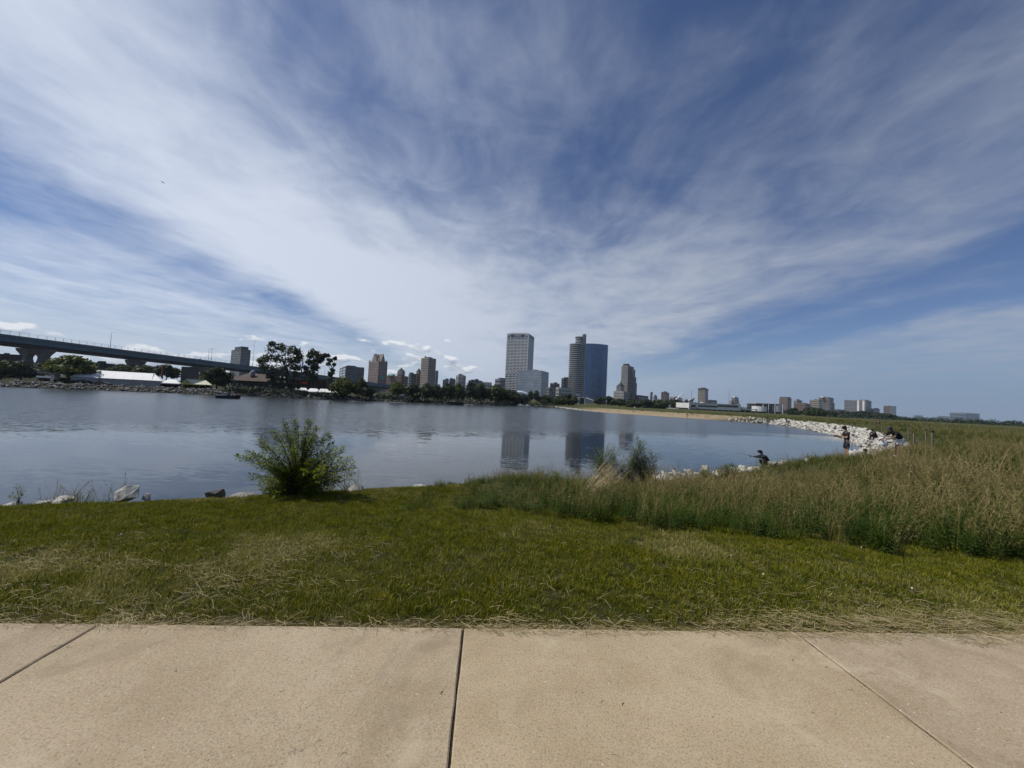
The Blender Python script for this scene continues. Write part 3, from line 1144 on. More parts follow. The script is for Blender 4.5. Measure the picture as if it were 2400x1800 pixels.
def build_clippings():
    """dry cut stems lying on the lawn and along the path's edge"""
    r = np.random.RandomState(21)
    V, F, D = [], [], []

    def stem(x, y, z, L, a, w, rise, bend, dry):
        n = 4
        b = len(V)
        for k in range(n + 1):
            t = k / n - .5
            aa = a + bend * t
            cx, cy = x + math.cos(aa) * L * t, y + math.sin(aa) * L * t
            cz = z + rise * t * 2 + .25 * L * .12 * (1 - 4 * t * t)
            nx, ny = -math.sin(aa) * w / 2, math.cos(aa) * w / 2
            V.extend([(cx - nx, cy - ny, cz), (cx + nx, cy + ny, cz + w * .4)])
            D.extend([dry] * 2)
        for k in range(n):
            F.append((b + 2 * k, b + 2 * k + 1, b + 2 * k + 3, b + 2 * k + 2))

    def world(e, d):
        q = E0 + PATH_E * e + PATH_N * d
        return q.x, q.y
    # fringe lying over the path's edge
    for _ in range(9000):
        e = r.uniform(-4.4, 4.4)
        right = float(sstep(np.array(e), 1.2, 2.6))
        wv = max(0., .5 + .35 * math.sin(e * 5.1) * math.sin(e * 2.3 + 1) + .3 * math.sin(e * 1.7 + .5))
        if r.uniform() > .10 + .45 * wv ** 1.5 + .6 * right:
            continue
        dw = .022 + .035 * wv + .085 * right
        d = r.normal(-.004, dw * 1.05)
        if d < -.045 - .12 * right * wv - .04 * wv or d > .3:
            continue
        x, y = world(e, d)
        z = .003 + r.uniform(0, .012) + (.014 if d > .04 else 0)
        stem(x, y, z, r.uniform(.02, .11) * (1 + .5 * right), r.normal(-.25, .75), r.uniform(.0009, .0021), r.uniform(-.003, .010), r.normal(0, .35), r.uniform(.2, 1))
    # loose stems on the lawn
    for _ in range(7000):
        u = r.uniform()
        if u < .58:
            e, d = r.normal(-3.0, 1.3), abs(r.normal(.70, .42))
            if noise2(np.array([e]), np.array([d * 2]), 3.1, 14)[0] < .47:
                continue
        elif u < .74:
            e, d = r.normal(3.6, 1.0), abs(r.normal(.25, .30))
        elif u < .80:
            e, d = r.normal(-1.35, .35), r.normal(1.55, .22)
        else:
            e, d = r.uniform(-6, 6), r.uniform(0.05, 2.4) * r.uniform(.2, 1)
        if d < .04:
            continue
        x, y = world(e, d)
        if meadowness(np.array(x), np.array(y)) > .4:
            continue
        z = -.035 - .345 * float(sstep(np.array(d), .3, 5.2)) + r.uniform(.012, .045)
        stem(x, y, z, r.uniform(.02, .12), r.normal(-.2, .7), r.uniform(.0009, .0019), r.normal(0, .012), r.normal(0, .35), r.uniform(.15, 1))
    m = bpy.data.materials.new('dry straw')
    m.use_nodes = True
    t = m.node_tree
    t.nodes.clear()
    N = NT(t)
    a = N.n('ShaderNodeAttribute', attribute_name='dry')
    p = N.n('ShaderNodeBsdfPrincipled')
    p.inputs['Roughness'].default_value = .7
    p.inputs['Specular IOR Level'].default_value = .2
    N.put(p.inputs['Base Color'], N.ramp(a.outputs['Fac'], [(.0, (.10, .12, .03)), (.45, (.18, .145, .065)), (.75, (.31, .235, .125)), (1, (.47, .385, .235))]))
    t.links.new(p.outputs[0], N.n('ShaderNodeOutputMaterial').inputs[0])
    for _ in range(70):
        e, d = r.uniform(-3.5, 3.5), -abs(r.normal(0, .7)) - .03
        x, y = world(e, d)
        stem(x, y, .004, r.uniform(.008, .045), r.uniform(0, 3.1), r.uniform(.0015, .005), 0, r.normal(0, 1.2), r.choice([.0, .1, .9, 1.]))
    o = link('dry_clippings', npmesh('dry_clippings', V, F, {'dry': D}), m)
    tag(o, 'straw-coloured grass clippings strewn along the path edge and lawn', 'clippings', None, 'stuff')
    # clover heads in the lawn
    mb = MB()
    rr = random.Random(5)
    for _ in range(28):
        x, y = rr.uniform(-7, 7), rr.uniform(2.9, 7)
        if meadowness(np.array(x), np.array(y)) > .3 or (Vector((x, y, 0)) - E0).dot(PATH_N) < .15:
            continue
        z = hz(x, y) + .052
        k = rr.uniform(.0045, .008)
        mb.lathe([(.2 * k, -k), (k, -.4 * k), (k * .9, .5 * k), (.3 * k, k)], (x, y, z), 6)
        mb.tube([(x, y, z - .075), (x, y, z - k)], .0012, 3, False)
    o = mb.build('clover_flowers', mat('clover white', (.72, .72, .66), .8, (.55, .55, .45), 60))
    tag(o, 'tiny white clover flowers dotted through the lawn', 'flowers', None, 'stuff')


build_clippings()


# ------------------------------------------------------------------ shrubs near the bank
M_BARK = mat('shrub bark', (0.045, 0.035, 0.025), .9, (0.02, 0.016, 0.012), 20)
M_SHRUB = mat('elm leaves', (0.150, 0.185, 0.016), .55, (0.062, 0.100, 0.010), 4.0, trans=.45, spec=.2)
M_WILLOW = mat('willow leaves', (0.135, 0.165, 0.055), .5, (0.075, 0.105, 0.032), 6.0, trans=.45)


def leafy(name, label, base, tips, mleaf, cat='shrub', seed=1, twig=.2, ntw=15, leaf=.042, lw=.5, lean_y=.5, nl=9, rad=.012, start=.25, group=None, sag=.1, bw=0.0):
    """stems from one base to the given tips, side twigs carrying two rows of leaves"""
    r = random.Random(seed)
    root = empty(name, base, label, cat, group)
    mb = MB()
    V, F = [], []

    def leaf_at(p, d, up, L):
        sd = d.cross(up)
        sd = sd.normalized() * L * lw * .5 if sd.length > 1e-6 else Vector((L * lw * .5, 0, 0))
        i = len(V)
        mid = p + d * L * .5
        V.extend([p, mid + sd - up * L * .06, p + d * L - up * L * .08, mid - sd - up * L * .06])
        F.append((i, i + 1, i + 2, i + 3))
    for tp in tips:
        tp = Vector(tp) - Vector(base)
        L = tp.length
        f0 = Vector((r.uniform(-bw, bw), r.uniform(-bw, bw) * .5, -.1 * (bw > 0)))
        c1 = Vector((tp.x * .25, tp.y * .25, tp.z * .62 + .05 * L))
        P = []
        for k in range(9):
            t = k / 8
            P.append(f0 * (1 - t) ** 2 + (c1 + f0 * .6) * 2 * t * (1 - t) + tp * t * t)
        mb.tube(P, [rad * (1 - .85 * k / 8) * (.5 + .6 * L) for k in range(9)], 5)
        m = max(4, int(ntw * L))
        for j in range(m):
            t = start + (1 - start) * (j + r.uniform(-.3, .3)) / m
            t = min(max(t, 0), .999)
            k = min(int(t * 8), 7)
            p = P[k].lerp(P[k + 1], t * 8 - k)
            d = (P[k + 1] - P[k]).normalized()
            sd = d.cross(Vector((r.uniform(-.5, .5), -1, r.uniform(-.3, .3)))).normalized() * (1 if j % 2 else -1)
            tw = (d * .75 + sd * .8 + Vector((0, r.uniform(-.7, .7), r.uniform(-.1, .25)))).normalized()
            tl = twig * r.uniform(.5, 1.15) * (1.1 - .65 * t)
            e = p + tw * tl - Vector((0, 0, sag * tl * .5))
            mb.tube([p, (p + e) / 2 + Vector((0, 0, tl * .05)), e], [rad * .22, rad * .17, rad * .08], 3, False)
            up = Vector((r.uniform(-.3, .3), r.uniform(-.4, .2), 1)).normalized()
            n = max(3, int(nl * tl / twig))
            for q in range(n):
                f = (q + .5) / n
                pp = p.lerp(e, f)
                sgn = 1 if q % 2 else -1
                ld = (tw * .65 + tw.cross(up).normalized() * sgn * .8 + Vector((0, 0, r.uniform(-.25, .2)))).normalized()
                leaf_at(pp, ld, up, leaf * r.uniform(.7, 1.2))
            leaf_at(e, tw, up, leaf)
    mb.build('stems', M_BARK, root)
    fo = link('foliage', npmesh('foliage', V, F), mleaf, root)
    return root


def build_shrubs():
    r = random.Random(2)
    Yb = 6.95
    b = at(692, 1166, Yb)
    b.z = hz(b.x, b.y)
    T = [(553, 1070), (575, 1062), (605, 1034), (640, 1012), (664, 992), (690, 984), (728, 986), (746, 1003), (742, 1026), (775, 1020), (783, 1042), (806, 1052), (826, 1074), (831, 1090),
         (829, 1104), (826, 1118), (800, 1132), (606, 1120), (607, 1140), (640, 1158), (615, 1090), (590, 1064), (617, 1052), (700, 1012), (718, 1034), (760, 1062), (652, 1052), (662, 1092),
         (730, 1082), (762, 1102), (782, 1082), (690, 1052), (640, 1100), (655, 1130), (770, 1130), (745, 1140), (630, 1075), (705, 1075), (735, 1050), (675, 1025), (790, 1065), (810, 1095), (625, 1125), (780, 1148), (620, 1150)]
    tips = [at(x, y, Yb + r.uniform(-.55, .55)) for x, y in T]
    tips += [at(x * .7 + 692 * .3 + r.uniform(-14, 14), y * .55 + 1160 * .45 + r.uniform(-10, 10), Yb + r.uniform(-.6, .6)) for x, y in T[::2]]
    leafy('bush', 'wide spreading green bush at the lawn edge by the water', b, tips, M_SHRUB, 'bush', 3, .100, 50, .070, .36, nl=5, start=.22)
    # two willow shrubs behind the tall grass
    for (bx, by, Y, T, lab, sd) in (
            (1425, 1118, 12.5, [(1385, 1070), (1398, 1058), (1412, 1062), (1425, 1052), (1440, 1056), (1452, 1066), (1462, 1080), (1405, 1080), (1435, 1075), (1420, 1070), (1448, 1090), (1390, 1085), (1430, 1060), (1415, 1085)],
             'rounded willow shrub with narrow leaves, the shorter one beside the water', 5),
            (1500, 1116, 12.8, [(1472, 1060), (1482, 1052), (1492, 1034), (1500, 1040), (1512, 1045), (1520, 1062), (1535, 1080), (1545, 1075), (1510, 1058), (1490, 1062), (1478, 1075), (1503, 1055), (1497, 1048), (1525, 1075), (1485, 1085), (1515, 1080)],
             'tall willow shrub with one long shoot above the others by the water', 6)):
        b = at(bx, by + 14, Y)
        tips = [at(bx + (x - bx) * 1.15, y - 8, Y + r.uniform(-.4, .4)) for x, y in T] + [at(bx + (x - bx) * 1.3 + r.uniform(-10, 10), y * .6 + 444 + r.uniform(-8, 8), Y + r.uniform(-.5, .5)) for x, y in T]
        leafy('willow_shrub', lab, b, tips, M_WILLOW, 'shrub', sd, .20, 30, .110, .19, nl=6, start=.05, bw=.62, group='willow shrubs at the water')
    # low green clumps by the right bank
    for (x0, x1, yt, yb, Y, lab, sd) in ((1676, 1740, 1086, 1116, 16.5, 'broad low green shrub by the water between white rocks', 7),
                                         (1762, 1800, 1098, 1116, 17.0, 'small leafy shrub in front of the crouching angler', 8),
                                         (1842, 1882, 1076, 1108, 18.0, 'dense upright green clump between the two dark-clothed anglers', 9),
                                         (1640, 1662, 1100, 1122, 15.5, 'little dark green shrub beside the tallest white rock', 10)):
        b = at((x0 + x1) / 2, yb + 12, Y)
        tips = []
        for k in range(15):
            f = (k + .5) / 15
            tips.append(at(x0 + (x1 - x0) * f + r.uniform(-2, 2), yt + (yb - yt) * (.55 * abs(2 * f - 1) ** 2 + r.uniform(0, .3)), Y + r.uniform(-.35, .35)))
        leafy('green_shrub', lab, b, tips, M_WILLOW, 'shrub', sd,   .16, 40, .085, .26, nl=8, bw=.35, group='low shrubs on the right bank')
    # upright stalk plants in the meadow
    for (x, yt, yb, Y, lab, sd) in ((1306, 1104, 1170, 8.6, 'single yellow-green stalk plant standing above the grass left of the willows', 21),
                                    (1532, 1148, 1232, 7.4, 'tall yellow-green stalk plant in front of the meadow, nearest to the lawn', 22),
                                    (1995, 1078, 1118, 14.5, 'dark dead weed stand in the grass below the standing angler', 23)):
        b = at(x, yb, Y)
        tips = [at(x + r.uniform(-9, 9), yt + abs(r.uniform(-4, 22)), Y + r.uniform(-.1, .1)) for k in range(4)]
        mm = M_SHRUB if sd < 23 else mat('dead weed', (0.060, 0.048, 0.034), .9, (0.03, 0.024, 0.018), 9)
        leafy('stalk_plant', lab, b, tips, mm, 'plant', sd, .07, 55, .075, .18, nl=3, rad=.007, group='stalk plants in the meadow')
    # dock weed at the far left
    b = at(44, 1180, 6.1)
    leafy('dock_weed', 'lone curling weed against the water at the far left', b, [at(36, 1140, 6.1), at(52, 1141, 6.2), at(28, 1160, 6.0), at(56, 1158, 6.1)], M_WILLOW, 'plant', 31, .10, 28, .05, .3, nl=3, rad=.008)


build_shrubs()


def build_straw_tuft():
    r = random.Random(12)
    mb = MB()
    b = at(1372, 1206, 7.6)
    b.z = hz(b.x, b.y)
    for k in range(90):
        o = Vector((r.uniform(-.12, .22), r.uniform(-.25, .25), 0))
        t = Vector((r.uniform(.15, .62), r.uniform(-.2, .2), r.uniform(.45, .80)))
        mb.tube([o, o + t * .5 + Vector((-.03, 0, .06)), o + t], [.0032, .0026, .0014], 3, False)
    o = mb.build('straw_tuft', mat('pale straw', (.46, .38, .22), .8, (.33, .26, .14), 30), None, False, b)
    tag(o, 'leaning tuft of straw-coloured dead grass below the willow shrubs', 'grass tuft')


build_straw_tuft()


# ------------------------------------------------------------------ trees
M_TRUNK = mat('tree bark', (0.050, 0.040, 0.032), .95, (0.022, 0.018, 0.015), 3.0)
M_CROWN = [mat('crown dark', (0.034, 0.050, 0.016), .6, (0.018, 0.030, 0.010), .6, trans=.2),
           mat('crown mid', (0.050, 0.072, 0.018), .6, (0.026, 0.042, 0.012), .6, trans=.2),
           mat('crown bright', (0.085, 0.108, 0.020), .6, (0.045, 0.066, 0.014), .6, trans=.25),
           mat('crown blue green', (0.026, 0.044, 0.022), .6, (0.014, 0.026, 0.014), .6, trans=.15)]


def leaf_cloud(blobs, per, size, r):
    """small leaf-clump faces spread through rounded masses"""
    V, F, base = [], [], 0
    for (c, rx, rz) in blobs:
        n = per
        u = r.normal(0, 1, (n, 3))
        u /= np.linalg.norm(u, axis=1)[:, None]
        q = np.clip(r.normal(.82, .2, n), .1, 1.15)
        P = np.array(c) + u * q[:, None] * np.array((rx, rx, rz))
        nr = u + r.normal(0, .7, (n, 3)) + np.array((0, 0, .35))
        nr /= np.linalg.norm(nr, axis=1)[:, None]
        a = np.cross(nr, r.normal(0, 1, (n, 3)))
        a /= np.linalg.norm(a, axis=1)[:, None]
        b = np.cross(nr, a)
        s = size * r.uniform(.6, 1.35, n)[:, None]
        quad = np.stack([P - a * s, P - b * s * .62 - nr * s * .15, P + a * s, P + b * s * .62 - nr * s * .15], 1).reshape(-1, 3)
        V.append(quad)
        F.append(np.arange(4 * n).reshape(-1, 4) + base)
        base += 4 * n
    return np.concatenate(V), np.concatenate(F)


def tree(label, base, blobs, m, seed=0, trunk=.25, per=150, size=.4, name='tree', group=None, leanx=0.0, bare=None):
    """base: world point; blobs: [(offset from base, rx, rz)]"""
    r = np.random.RandomState(seed)
    root = empty(name, base, label, 'tree', group)
    H = max(c[2] + rz for c, rx, rz in blobs)
    mb = MB()
    top = Vector((leanx, 0, H * .8))
    mid = Vector((leanx * .3 + r.normal(0, .2), r.normal(0, .2), H * .4))
    mb.tube([(0, 0, -.6), (0, 0, H * .08), mid, top], [trunk * 1.3, trunk, trunk * .7, trunk * .2], 7)
    for c, rx, rz in blobs:
        c = Vector(c)
        t = max(.25, min(.8, (c.z - rz * .6) / H * .8))
        p = Vector((0, 0, H * .08)).lerp(mid, t / .4) if t < .4 else mid.lerp(top, (t - .4) / .4 * .8)
        q = p.lerp(c, .55) + Vector((0, 0, -.08 * (c - p).length))
        mb.tube([p, q, c + Vector((0, 0, rz * .5))], [trunk * .42, trunk * .25, trunk * .07], 4, False)
    for (a, b, w) in (bare or []):
        mb.tube([a, (Vector(a) + Vector(b)) / 2 + Vector((r.normal(0, .2), 0, .1)), b], [w, w * .7, w * .25], 4, False)
    mb.build('trunk', M_TRUNK, root)
    if per:
        V, F = leaf_cloud([(tuple(c), rx, rz) for c, rx, rz in blobs], per, size, r)
        link('crown', npmesh('crown', V, F), m, root)
    return root


def px_tree(label, base_px, Y, clumps, m, seed, per=150, size=.4, trunk=.3, group=None, spread=.6, bare=None):
    """crown masses where the picture shows them: clumps [(px,py,rpx)]"""
    b = at(base_px[0], base_px[1], Y)
    r = random.Random(seed)
    k = Y / FPX
    bl = []
    for x, y, q in clumps:
        p = at(x, y, Y) - b
        bl.append(((p.x, r.uniform(-1, 1) * q * k * spread, p.z), q * k, q * k * .85))
    lean = bl[0][0][0] * .5 if bl else 0
    br = [((at(x0, y0, Y) - b), (at(x1, y1, Y) - b), w) for x0, y0, x1, y1, w in (bare or [])]
    return tree(label, b, bl, m, seed, trunk, per, size, 'tree', group, lean, br)


def round_tree(label, x0, x1, yt, yb, Y, mi, seed, group=None, per=150, n=17, name='tree'):
    """a full crown filling the given picture box"""
    r = random.Random(seed)
    b = at((x0 + x1) / 2, yb, Y)
    k = Y / FPX
    W, H = (x1 - x0) * k, (yb - yt) * k
    bl = []
    for i in range(n):
        a = r.uniform(0, 2 * PI)
        t = r.uniform(.0, 1)
        zc = H * (.24 + .58 * t)
        wz = math.sin(PI * (.18 + .72 * t)) * W * .36
        bl.append(((math.cos(a) * wz, math.sin(a) * wz, zc), W * r.uniform(.20, .31), H * r.uniform(.13, .20)))
    bl.append(((0, 0, H * .86), W * .2, H * .13))
    return tree(label, b, bl, M_CROWN[mi], seed, max(.15, W * .03), per, max(.18, W * .05), name, group)


def build_trees():
    g = 'trees along the far shore'
    Y = 150.0
    # the tall open cottonwoods
    px_tree('largest cottonwood on the far shore, broad open crown left of the bare tree', (672, 922), 150, [
        (640, 818, 13), (655, 812, 11), (668, 822, 15), (690, 820, 14), (618, 842, 11), (632, 838, 12), (650, 840, 12), (612, 858, 9), (625, 862, 13), (645, 866, 13), (668, 848, 15),
        (688, 842, 13), (700, 836, 9), (672, 866, 12), (690, 860, 10), (640, 884, 13), (655, 892, 14), (630, 880, 9), (668, 884, 11), (612, 846, 7), (641, 806, 7), (697, 826, 9)], M_CROWN[0], 1, 150, .42, .45, g)
    px_tree('slim leaning trunk tree just right of the broad cottonwood', (687, 922), 152, [(690, 875, 9), (697, 862, 8), (700, 846, 8), (684, 892, 9), (693, 905, 8)], M_CROWN[0], 2, 110, .4, .4, g)
    px_tree('nearly bare dead tree between the two cottonwoods', (706, 918), 150, [(708, 868, 2)], M_CROWN[0], 3, 0, .3, .28, g,
            bare=[(706, 880, 711, 824, .18), (708, 866, 700, 832, .12), (708, 860, 716, 836, .12), (707, 872, 698, 846, .12), (709, 850, 704, 822, .09), (710, 845, 717, 826, .09), (704, 885, 697, 852, .13), (703, 880, 712, 850, .1), (709, 838, 707, 826, .06), (700, 846, 697, 834, .06)])
    px_tree('cottonwood with its crown blown over to the right', (733, 920), 150, [
        (735, 826, 9), (728, 834, 8), (745, 832, 10), (755, 836, 8), (764, 833, 6), (724, 848, 7), (738, 845, 10), (748, 846, 7), (732, 860, 11), (742, 862, 9), (720, 872, 9), (735, 876, 12), (726, 890, 11), (739, 888, 9), (756, 842, 5), (768, 833, 4), (715, 862, 6)], M_CROWN[0], 4, 140, .42, .42, g)
    px_tree('thin half-bare tree leaning, right of the blown cottonwood', (774, 924), 146, [(785, 840, 5), (774, 845, 6), (768, 853, 5), (782, 854, 4), (778, 868, 6), (773, 876, 7), (780, 874, 5), (772, 888, 6), (768, 842, 4)], M_CROWN[0], 5, 90, .38, .32, g,
            bare=[(776, 868, 790, 846, .1), (777, 862, 770, 838, .1), (780, 858, 788, 838, .08), (776, 864, 791, 852, .08), (775, 866, 766, 852, .07)])
    # left shore
    L = [('broad green tree in front of the long white tent', 118, 200, 832, 898, 122, 2, 11),
         ('dark tree standing at the far left under the bridge', -30, 34, 842, 890, 128, 1, 12),
         ('black-green tree left of the low shelter', 22, 76, 846, 892, 132, 3, 13),
         ('tree behind the shelter beneath the bridge pier', 74, 122, 852, 884, 160, 0, 14),
         ('small tree behind the left end of the long tent', 196, 232, 848, 878, 170, 0, 15),
         ('low tree over the middle of the long tent', 262, 304, 852, 882, 175, 1, 16),
         ('leafy tree above the right end of the long tent', 318, 372, 856, 892, 170, 1, 17),
         ('dark tree behind the small white tent', 366, 412, 853, 894, 168, 0, 18),
         ('round dark tree beside the yellow tent', 478, 536, 859, 912, 140, 0, 19),
         ('bright green tree right of the white canopies', 778, 828, 883, 930, 140, 2, 20),
         ('bushy green tree before the end of the bridge', 826, 858, 884, 932, 142, 1, 21),
         ('small dark bush below the bridge end', 856, 876, 906, 934, 144, 0, 22),
         ('green tree in front of the low brick block', 914, 948, 893, 936, 150, 2, 23),
         ('wide dark tree left of the tan tower foot', 946, 992, 902, 940, 158, 0, 24),
         ('tree at the foot of the tan tower', 984, 1014, 896, 940, 165, 1, 25),
         ('tree right of the tan tower foot', 1008, 1040, 899, 942, 168, 3, 26),
         ('tree left of the octagonal tower', 1030, 1064, 897, 942, 175, 0, 27),
         ('tree before the octagonal tower', 1056, 1090, 898, 944, 178, 1, 28),
         ('tall dark tree between octagonal tower and the striped skyscraper', 1088, 1116, 893, 945, 182, 3, 29),
         ('dark tree behind the black pontoon boat', 1110, 1146, 897, 946, 190, 0, 30),
         ('broad tree left of the striped skyscraper foot', 1136, 1186, 901, 948, 200, 1, 31),
         ('tree at the striped skyscraper foot', 1176, 1216, 913, 949, 205, 0, 32),
         ('rounded tree in front of the glass office block', 1236, 1250, 915, 944, 212, 0, 33),
         ('second rounded tree in front of the glass office block', 1250, 1266, 914, 944, 213, 0, 34),
         ('low tree behind the moored white boats', 1210, 1240, 924, 950, 208, 3, 35),
         ('low dark tree right of the moored boats', 1262, 1296, 926, 953, 214, 0, 36),
         ('willow-green tree at the corner of the grassy point', 1290, 1326, 927, 955, 215, 1, 37),
         ('dark tree left of the white portal', 1312, 1352, 923, 952, 222, 0, 38),
         ('tree right of the white portal under the blue tower', 1392, 1412, 930, 950, 260, 0, 39),
         ('tree below the stepped tower', 1410, 1440, 928, 952, 300, 3, 40),
         ('low tree at the foot of the stone building', 1438, 1466, 934, 954, 310, 0, 41),
         ('shrubby tree on the grassy point', 1462, 1500, 936, 960, 300, 0, 42),
         ('dark tree before the wooded slope', 1496, 1530, 934, 960, 310, 3, 43),
         ('leafy tree left of the white mast', 1526, 1562, 936, 962, 320, 1, 44),
         ('low tree behind the white mast foot', 1556, 1600, 936, 956, 420, 0, 45),
         ('dark tree left of the pinkish twin tower', 1846, 1872, 956, 976, 380, 3, 46),
         ('large round tree in the field before the right-hand buildings', 1886, 1934, 956, 980, 330, 0, 47),
         ('tree right of the large round field tree', 1926, 1962, 962, 982, 420, 3, 48),
         ('tree before the striped apartment slab', 1958, 2000, 964, 984, 450, 3, 49),
         ('tree at the right foot of the apartment slab', 1996, 2048, 964, 986, 480, 3, 50),
         ('tree before the red-sided block', 2044, 2090, 968, 988, 520, 3, 51)]
    for lab, x0, x1, yt, yb, Y, mi, sd in L:
        round_tree(lab, x0, x1, yt, yb, Y, mi, sd, g if Y < 280 else 'trees beyond the field')
    # bushes that fill under the belt
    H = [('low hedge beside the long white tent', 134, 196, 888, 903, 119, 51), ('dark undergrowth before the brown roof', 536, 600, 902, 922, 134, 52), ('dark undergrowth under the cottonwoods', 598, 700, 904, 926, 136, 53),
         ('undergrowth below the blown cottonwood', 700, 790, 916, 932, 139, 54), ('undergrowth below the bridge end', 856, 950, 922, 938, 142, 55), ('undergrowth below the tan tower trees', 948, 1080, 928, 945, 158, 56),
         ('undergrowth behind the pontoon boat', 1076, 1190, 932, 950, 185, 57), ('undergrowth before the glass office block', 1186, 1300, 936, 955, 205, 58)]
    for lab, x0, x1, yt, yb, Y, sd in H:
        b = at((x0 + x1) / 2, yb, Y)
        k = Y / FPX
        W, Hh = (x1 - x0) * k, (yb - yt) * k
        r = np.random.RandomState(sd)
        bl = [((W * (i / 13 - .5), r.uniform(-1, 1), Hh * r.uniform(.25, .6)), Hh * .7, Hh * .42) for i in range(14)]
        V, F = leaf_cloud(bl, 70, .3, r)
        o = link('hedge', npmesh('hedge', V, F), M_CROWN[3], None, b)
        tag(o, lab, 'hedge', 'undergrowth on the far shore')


build_trees()


def build_hills():
    # wooded rise behind the museum and the bluff far to the right, a distant wood reads as one mass
    def ridge(name, label, pts, Y, seed, m):
        r = np.random.RandomState(seed)
        bl = []
        k = Y / FPX
        for (x0, y0, yb0), (x1, y1, yb1) in zip(pts[:-1], pts[1:]):
            n = max(4, int((x1 - x0) / 5))
            for i in range(n):
                t = (i + r.uniform(0, 1)) / n
                yt, yb = y0 + (y1 - y0) * t, yb0 + (yb1 - yb0) * t
                h = yb - yt
                for q in range(3):
                    f = r.uniform(.15, 1)
                    rad = max(2.0, h * .28)
                    p = at(x0 + (x1 - x0) * t, yb - h * f + rad, Y + (f - .5) * min(90, Y * .12))
                    bl.append((tuple(p), rad * k * 1.3, rad * k))
        V, F = leaf_cloud(bl, 46, 1.7 * k, r)
        tag(link(name, npmesh(name, V, F), m), label, 'woods', None, 'stuff')
    ridge('wooded_slope', 'dark wooded slope behind the white mast and museum', [(1488, 934, 962), (1560, 936, 962), (1640, 942, 962), (1700, 950, 966), (1780, 954, 970), (1850, 958, 974)], 620, 1, M_CROWN[3])
    ridge('bluff_woods', 'long blue-green wooded bluff fading along the right horizon', [(1850, 962, 976), (1980, 968, 984), (2100, 973, 992), (2200, 976, 998), (2300, 979, 1002), (2380, 984, 1004), (2460, 994, 1010)], 1900, 2, M_CROWN[3])

    ridge('shore_thicket', 'low dark thicket along the far right edge of the field', [(1935, 968, 986), (2050, 973, 991), (2150, 977, 996), (2250, 980, 1000), (2350, 984, 1004), (2470, 991, 1010)], 290, 3, M_CROWN[3])


build_hills()


# ------------------------------------------------------------------ buildings
def wall(name, c, s=.05):
    return mat(name, c, .85, tuple(k * .82 for k in c), s)


def foot(x0, xc, x1, Y, th, depth=None):
    """footprint of a block seen corner-on: left face x0..xc, right face xc..x1 (picture columns)"""
    yy = 900
    r0 = at(x0, yy, 1.0).x
    rc = at(xc, yy, 1.0).x
    r1 = at(x1, yy, 1.0).x
    C = Vector((rc * Y, Y))
    ct, st = math.cos(th), math.sin(th)
    a = (C.x - r0 * Y) / (ct + r0 * st)
    b = (r1 * Y - C.x) / (st - r1 * ct) if (st - r1 * ct) > .02 else 30.0
    A = C + Vector((-ct, st)) * a
    B = C + Vector((st, ct)) * b
    D = A + Vector((st, ct)) * b
    return [A, C, B, D]


def foot_flat(x0, x1, Y, depth):
    a = at(x0, 900, Y)
    b = at(x1, 900, Y)
    k = (Y + depth) / Y
    sk = (a.x + b.x) / 2 / Y * depth
    return [Vector((a.x, Y)), Vector((b.x, Y)), Vector((b.x + sk, Y + depth)), Vector((a.x + sk, Y + depth))]


def grow(poly, d):
    c = sum((Vector(p[:2]) for p in poly), Vector((0, 0))) / len(poly)
    out = []
    for p in poly:
        q = Vector(p[:2]) - c
        out.append(c + q * (1 + d / max(q.length, .1)) )
    return out


def top_z(x, y, Y):
    return at(x, y, Y).z


def ground_z(p):
    return hz(p[0], p[1]) - .5


def block(name, label, poly, z0, z1, core, trim=None, floors=0, band=.45, bays=(), pier=.5, proud=.35, cap=1.0, group='city buildings', cat='building', parapet=True):
    """core of glass or wall, a spandrel ring per storey and piers on each face"""
    c = sum((Vector(p) for p in poly), Vector((0, 0))) / len(poly)
    root = empty(name, (c.x, c.y, z0), label, cat, group)
    P = [Vector(p) - c for p in poly]
    H = z1 - z0
    MB().prism(P, 0, H).build('wall', core, root)
    if trim and parapet and H > 30:
        rr_ = random.Random(label)
        for q_ in range(3):
            a_, b_ = P[rr_.randrange(len(P))] * rr_.uniform(.1, .5), rr_.uniform(1.5, 4.0)
            MB().box((a_.x, a_.y, H + cap + b_ / 2 - .3), (rr_.uniform(3, 7), rr_.uniform(3, 6), b_)).build('roof_plant', DGREY_(), root)
    if trim and floors:
        fh = H / floors
        me = None
        for k in range(floors):
            z = fh * k + fh * (1 - band)
            if me is None:
                ob = MB().prism(grow(P, proud), 0, fh * band).build('spandrel', trim, root)
                me = ob.data
            else:
                ob = link('spandrel', me, None, root)
            ob.location = (0, 0, z)
    if trim and bays:
        for i, n in enumerate(bays):
            if not n:
                continue
            a, b = P[i], P[(i + 1) % len(P)]
            d = (b - a).normalized()
            nn = Vector((d.y, -d.x))
            if nn.dot((a + b) / 2) < 0:
                nn = -nn
            me = None
            for k in range(n + 1):
                q = a + (b - a) * (k / n)
                q = q + nn * (proud * .5)
                if me is None:
                    ob = MB().box((0, 0, H / 2), (pier, proud * 1.3, H), math.atan2(d.y, d.x)).build('pier', trim, root)
                    me = ob.data
                else:
                    ob = link('pier', me, None, root)
                ob.location = (q.x, q.y, .003 * k)
    if parapet and trim:
        MB().prism(grow(P, proud + .06), H - .2, H + cap).build('parapet', trim, root)
    return root


def DGREY_():
    return wall('dark grey panels', (0.075, 0.080, 0.088))


